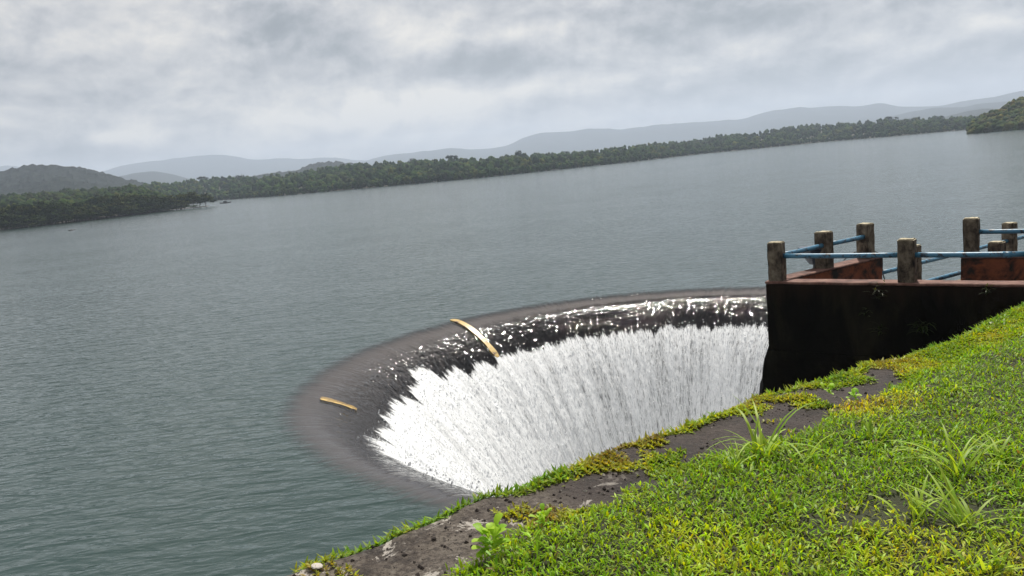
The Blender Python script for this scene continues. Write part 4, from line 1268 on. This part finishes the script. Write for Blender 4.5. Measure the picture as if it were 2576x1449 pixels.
for (lx, ly, lz) in ((0.3, 0.1, 0.5), (-0.28, 0.12, 0.55), (0.05, -0.3, 0.48), (-0.1, 0.28, 0.6)):
    b0 = len(tv)
    for (sx_, r_) in ((0, 0.018), (1, 0.006)):
        for i in range(4): tv.append((lx * sx_ + math.cos(i * 1.57) * r_, ly * sx_ + math.sin(i * 1.57) * r_, 0.22 + (lz - 0.22) * sx_))
    for i in range(4): tf.append((b0 + i, b0 + (i + 1) % 4, b0 + 4 + (i + 1) % 4, b0 + 4 + i))
_t = mesh_obj('trunk', tv, tf, M['bark']); TRUNK = _t.data; bpy.data.objects.remove(_t)


def tree(x, y, z, h, w, ci, label, group=None):
    root = bpy.data.objects.new('tree', None); root.empty_display_size = 0.5; COL.objects.link(root)
    root.location = (x, y, z); root.rotation_euler = (0, 0, random.uniform(0, 6.28)); root.scale = (w, w, h)
    for nm_, me_ in (('crown', CROWNS[ci % len(CROWNS)]), ('trunk', TRUNK)):
        o = bpy.data.objects.new(nm_, me_); COL.objects.link(o); o.parent = root
    return tag(root, label, 'tree', group)


TG = 'trees along the near left shore'
for row, (dd, n_r, hs_, lab) in enumerate(((2.0, 62, (3.5, 6.5), 'dark bushy tree in the front row at the water of the near left shore'),
                                          (7.0, 54, (6.0, 9.0), 'taller olive green tree just behind the front row of the near left shore'),
                                          (13.0, 46, (7.0, 10.0), 'round crowned tree in the third row back from the near left shore'))):
    for i in range(n_r):
        a = azel(-120, 590)[0] + (azel(470, 525)[0] - azel(-120, 590)[0]) * (i + random.uniform(-.4, .4)) / n_r
        ds_, de_ = spit_d(a); d_ = ds_ + dd + random.uniform(-1.5, 2)
        if d_ > de_ + 3: continue
        z_ = float(spit_ground(np.array([a]), np.array([d_]))[0]); h_ = random.uniform(*hs_)
        fade = 1.0 if a < azel(400, 530)[0] else 0.85
        tree(math.sin(a) * d_, math.cos(a) * d_, max(z_, -0.2) - 0.2, h_ * fade, random.uniform(3.6, 6.0), random.randrange(18), lab, TG)
for (px, py, h_, w_, ci, lab) in [(503, 521.5, 9.0, 6.5, 1, 'largest tree on the tip of the near left spit'),
                                  (487, 523, 8.2, 6.0, 4, 'tree left of the largest one on the tip of the spit'),
                                  (518, 520.5, 6.2, 4.5, 2, 'small tree leaning over the water at the very tip of the spit'),
                                  (455, 527, 7.6, 6.5, 7, 'tree just inland of the gap near the tip of the spit')]:
    p = at(px, py, 0); tree(p[0], p[1], -0.15, h_, w_, ci, lab, TG)
SKY_T = [(608, 441, 1.0, 'tall open crowned tree above the forest line left of the small boat'), (512, 449, .8, 'dark tree rising from the skyline above the tip of the spit'),
         (1128, 398, .8, 'small pointed tree above the far forest, left of its middle'), (1034, 405, .9, 'flat topped tree on the skyline right of the wooded knoll'),
         (1304, 388, 1.0, 'dark tree standing out of the middle of the far forest line'), (1422, 386, .7, 'narrow dark tree beside the yellowish clump of the far forest'),
         (2280, 300, 1.0, 'dark pointed tree above the right part of the far forest'), (2243, 298, .9, 'flat crowned tree just left of the dark pointed tree on the right'),
         (2350, 298, .9, 'dark tree above the right part of the far forest near the wooded hill')]
for i, (px, py, s_, lab) in enumerate(SKY_T):
    a, e = azel(px, py); ds_ = float(np.interp(a, FA[:, 0], FA[:, 1])); d_ = ds_ + BACK * 0.98
    zt = CAM_H + d_ * math.tan(e); h_ = 13 * s_
    tree(math.sin(a) * d_, math.cos(a) * d_, zt - h_ * 0.72, h_, 9 * s_, [2, 5, 8, 11, 14, 17, 2, 5, 8][i], lab, 'tall trees over the far forest line')


# hills and mountains as solid terrain: ridge line of given outline, slopes to both sides
def ridge(name, pts, dist, depth, mat, label, kind='structure', rough=0.0, seed=0, base_z=-2.0, step=3.0, bumpy=0.0, ext=(0.0, 0.0)):
    A_ = np.array([azel(*p) for p in pts]); a0, a1 = A_[0, 0], A_[-1, 0]
    n = int(abs(a1 - a0) * dist / step) + 2; azs = np.linspace(a0, a1, n)
    zt = CAM_H + dist * np.tan(np.interp(azs, A_[:, 0], A_[:, 1]))
    ker = max(1, int(n * 0.012)); zt = np.convolve(np.pad(zt, ker, mode='edge'), np.ones(2 * ker + 1) / (2 * ker + 1), 'valid')
    zt = zt + rough * (fbm(azs * dist / (rough * 14 + 1), azs * 0, seed, 4) - 0.5) * 2
    m = max(14, int(2.0 * depth / (step * 2.5))); m = min(m, 90); U = np.linspace(-1, 1, m)
    hgt = (1 - np.abs(U) ** 1.25)
    D = dist + U * depth; AA, DD = np.meshgrid(azs, D, indexing='ij')
    gul = fbm(AA * dist / (depth * 0.28), DD / (depth * 0.5), seed + 3, 4) - 0.5
    Z = base_z + (zt[:, None] - base_z) * np.clip(hgt[None, :] + 0.55 * gul * (1 - hgt[None, :]) * (hgt[None, :]) ** 0.5 * 2, 0, 1)
    if bumpy: Z = Z + bumpy * (vnoise(AA * dist / 5.0, DD / 5.0, seed + 9) + 0.5 * vnoise(AA * dist / 2.3, DD / 2.3, seed + 10) - 0.75) * np.clip(hgt[None, :] * 4, 0, 1)
    P_ = np.stack([np.sin(AA) * DD, np.cos(AA) * DD, Z], 2); n_, m_ = AA.shape
    ii = np.arange(n_ - 1)[:, None] * m_ + np.arange(m_ - 1)[None, :]
    q_ = np.stack([ii, ii + m_, ii + m_ + 1, ii + 1], 2).reshape(-1, 4)
    o = np_mesh(name, P_.reshape(-1, 3), quads=q_, mat=mat, smooth=not bumpy)
    return tag(o, label, None, None, kind)


ridge('mountains', [(-400, 470), (-100, 430), (0, 418), (40, 416), (140, 440), (230, 440), (265, 428), (335, 410), (430, 400), (500, 392), (550, 386), (610, 398), (655, 403), (692, 397), (760, 401), (822, 394), (900, 404), (960, 404), (1040, 410), (1250, 400), (1500, 380), (1900, 345)],
      6200, 1300, M['far_hill'], None, rough=5, seed=1, step=22)
ridge('mountains', [(760, 425), (880, 414), (935, 400), (970, 390), (1040, 383), (1100, 378), (1132, 371), (1180, 377), (1255, 372), (1290, 360), (1318, 346), (1362, 332), (1420, 331), (1500, 322), (1560, 326), (1650, 314), (1760, 307), (1868, 299), (1905, 286), (1937, 280), (2005, 269), (2045, 270), (2090, 265), (2165, 268), (2190, 261), (2220, 256), (2257, 268), (2356, 267), (2414, 255), (2499, 244), (2576, 227), (2700, 205), (2900, 190)],
      5200, 1100, M['far_hill'], None, rough=5, seed=2, step=20)
ridge('mountains', [(2120, 318), (2230, 296), (2311, 277), (2363, 270), (2420, 268), (2500, 257), (2580, 250), (2720, 245), (2900, 260)], 3600, 650, M['far_hill'], None, rough=4, seed=3, step=14)
ridge('hills', [(2340, 305), (2414, 285), (2478, 269), (2516, 276), (2560, 290), (2640, 300)], 2400, 300, M['hill'], None, rough=3, seed=4, step=10)
ridge('hills', [(230, 462), (290, 445), (340, 434), (390, 430), (430, 438), (478, 450), (540, 465)], 3300, 420, M['hill'], None, rough=3, seed=5, step=12)
ridge('hills', [(600, 458), (640, 444), (700, 436), (748, 431), (775, 415), (805, 408), (845, 406), (880, 409), (930, 420), (1010, 425)], 1500, 220, M['hill'], None, rough=2, seed=6, step=4, bumpy=5.0)
ridge('hills', [(-330, 470), (-200, 450), (-60, 440), (0, 433), (40, 422), (85, 414), (140, 415), (185, 421), (230, 427), (268, 438), (300, 447), (345, 457), (372, 463), (410, 474), (460, 484)], 1250, 230, M['hill'], None, rough=2, seed=7, step=3.4, bumpy=6.0)
ridge('hills', [(-200, 500), (-60, 488), (60, 470), (130, 452), (170, 448), (215, 456), (262, 470), (330, 486)], 1050, 110, M['hill'], None, rough=2, seed=8, step=3.4, bumpy=6.0)

# wooded hill at the right border
wh = [(2445, 316), (2462, 303), (2485, 291), (2512, 280), (2533, 270), (2550, 260), (2576, 252), (2640, 236), (2760, 215), (2900, 205)]
ridge('hills', [(p[0], p[1] + 9) for p in wh], 560, 95, M['shore'], None, rough=1, seed=9, step=5)
WA = np.array([azel(p[0], p[1] + 9) for p in wh])
NFw = 900
az_ = RNG.uniform(WA[0, 0], azel(2780, 300)[0], NFw); U_ = -RNG.random(NFw) ** 0.8; d = 560 + U_ * 93
zt = CAM_H + 560 * np.tan(np.interp(az_, WA[:, 0], WA[:, 1])); z_ = -2 + (zt + 2) * (1 - np.abs(U_) ** 1.25)
Pw = np.c_[np.sin(az_) * d, np.cos(az_) * d, np.maximum(z_, -0.5) - 2.2]
forest('forest', Pw, RNG.uniform(6, 8.5, NFw), RNG.uniform(2.4, 4.2, NFw), forest_cols(Pw) * np.array([1.8, 1.3, 1.6]), 'brownish green forest on the hill at the right border')

# small things out on the water
bp = at(567, 511, 0)
bt = empty('boat', (bp[0], bp[1], 0)); tag(bt, 'tiny dark boat with an upright pole off the tip of the spit', 'boat')
hv, hf_ = [], []
for j, (x, w, z) in enumerate(((-3.0, 0.05, 0.75), (-2.2, 0.55, 0.5), (-1, 0.85, 0.42), (1, 0.85, 0.42), (2.2, 0.55, 0.5), (3.0, 0.05, 0.75))):
    hv += [(x, -w, z), (x, -w * 0.5, -0.2), (x, w * 0.5, -0.2), (x, w, z)]
    if j:
        a, b = (j - 1) * 4, j * 4
        for e in range(3): hf_.append((a + e, a + e + 1, b + e + 1, b + e))
        hf_.append((a + 3, a, b, b + 3))
hf_ += [(0, 1, 2, 3), (23, 22, 21, 20)]
hull = mesh_obj('hull', hv, hf_, M['driftwood'], None); hull.parent = bt
cab, cf = [], []
for (x, y, z) in ((-1.2, -.5, .3), (1.0, -.5, .3), (1.0, .5, .3), (-1.2, .5, .3), (-.7, -.4, 1.25), (.6, -.4, 1.25), (.6, .4, 1.25), (-.7, .4, 1.25)): cab.append((x, y, z))
cf = [(0, 1, 5, 4), (1, 2, 6, 5), (2, 3, 7, 6), (3, 0, 4, 7), (4, 5, 6, 7), (3, 2, 1, 0)]
cb = mesh_obj('cargo', cab, cf, M['driftwood'], None); cb.parent = bt
pv = [(0.9 + 0.07 * math.cos(i * 1.047), 0.07 * math.sin(i * 1.047), z) for z in (0.4, 2.9) for i in range(6)]
pf_ = [(i, (i + 1) % 6, 6 + (i + 1) % 6, 6 + i) for i in range(6)] + [tuple(range(6, 12))]
pm = mesh_obj('pole', pv, pf_, M['driftwood'], None); pm.parent = bt
bt.rotation_euler = (0, 0, 0.15)


def log(px0, py0, px1, py1, r, label, name='driftwood', zlift=0.0):
    a, b = at(px0, py0, 0.02), at(px1, py1, 0.02); n = 9; V_, F_ = [], []
    for j in range(n):
        u_ = j / (n - 1); c_ = a + (b - a) * u_; rr = r * (0.35 + 0.9 * math.sin(math.pi * min(1, u_ * 0.75 + 0.25)) * (0.7 + 0.6 * random.random()))
        for i in range(6): V_.append((c_[0] + 0.3 * rr * math.cos(i * 1.047), c_[1] + rr * 2 * math.cos(i * 1.047), rr * math.sin(i * 1.047) + zlift))
        if j:
            for i in range(6): F_.append(((j - 1) * 6 + i, (j - 1) * 6 + (i + 1) % 6, j * 6 + (i + 1) % 6, j * 6 + i))
    F_.append(tuple(range(6))); F_.append(tuple(range((n - 1) * 6, n * 6)))
    return tag(mesh_obj(name, V_, F_, M['driftwood'], None, True), label, 'driftwood')


log(175, 580.5, 190, 578, 0.22, 'dark floating log off the near left shore')
sp = at(231, 572.5, 0)
sv = [(sp[0] + (0.06 * math.cos(i * 1.57)) - 0.12 * (z > 0), sp[1] + 0.06 * math.sin(i * 1.57), z) for z in (-0.3, 1.35) for i in range(4)]
tag(mesh_obj('stake', sv, [(0, 1, 5, 4), (1, 2, 6, 5), (2, 3, 7, 6), (3, 0, 4, 7), (4, 5, 6, 7)], M['driftwood']), 'thin stake standing in the water off the near left shore', 'stake')

# ------------------------------------------------------------------ haze
hz_m = bpy.data.materials.new('haze_air'); hz_m.use_nodes = True; hz_m.node_tree.nodes.clear(); hk = NT(hz_m.node_tree)
vp = hk.new('ShaderNodeVolumePrincipled'); vp.inputs['Color'].default_value = (0.74, 0.84, 1.0, 1); vp.inputs['Density'].default_value = 0.00022
vp.inputs['Anisotropy'].default_value = 0.2
hk.l.new(vp.outputs[0], hk.new('ShaderNodeOutputMaterial').inputs['Volume'])
x0, x1, y0, y1, z0, z1 = -7200, 7200, -90, 7700, -18, 345
hzv = [(x, y, z) for z in (z0, z1) for (x, y) in ((x0, y0), (x1, y0), (x1, y1), (x0, y1))]
hz = mesh_obj('haze', hzv, [(3, 2, 1, 0), (4, 5, 6, 7), (0, 1, 5, 4), (1, 2, 6, 5), (2, 3, 7, 6), (3, 0, 4, 7)], hz_m)
tag(hz, 'pale haze filling the air over the lake', None, None, 'stuff')
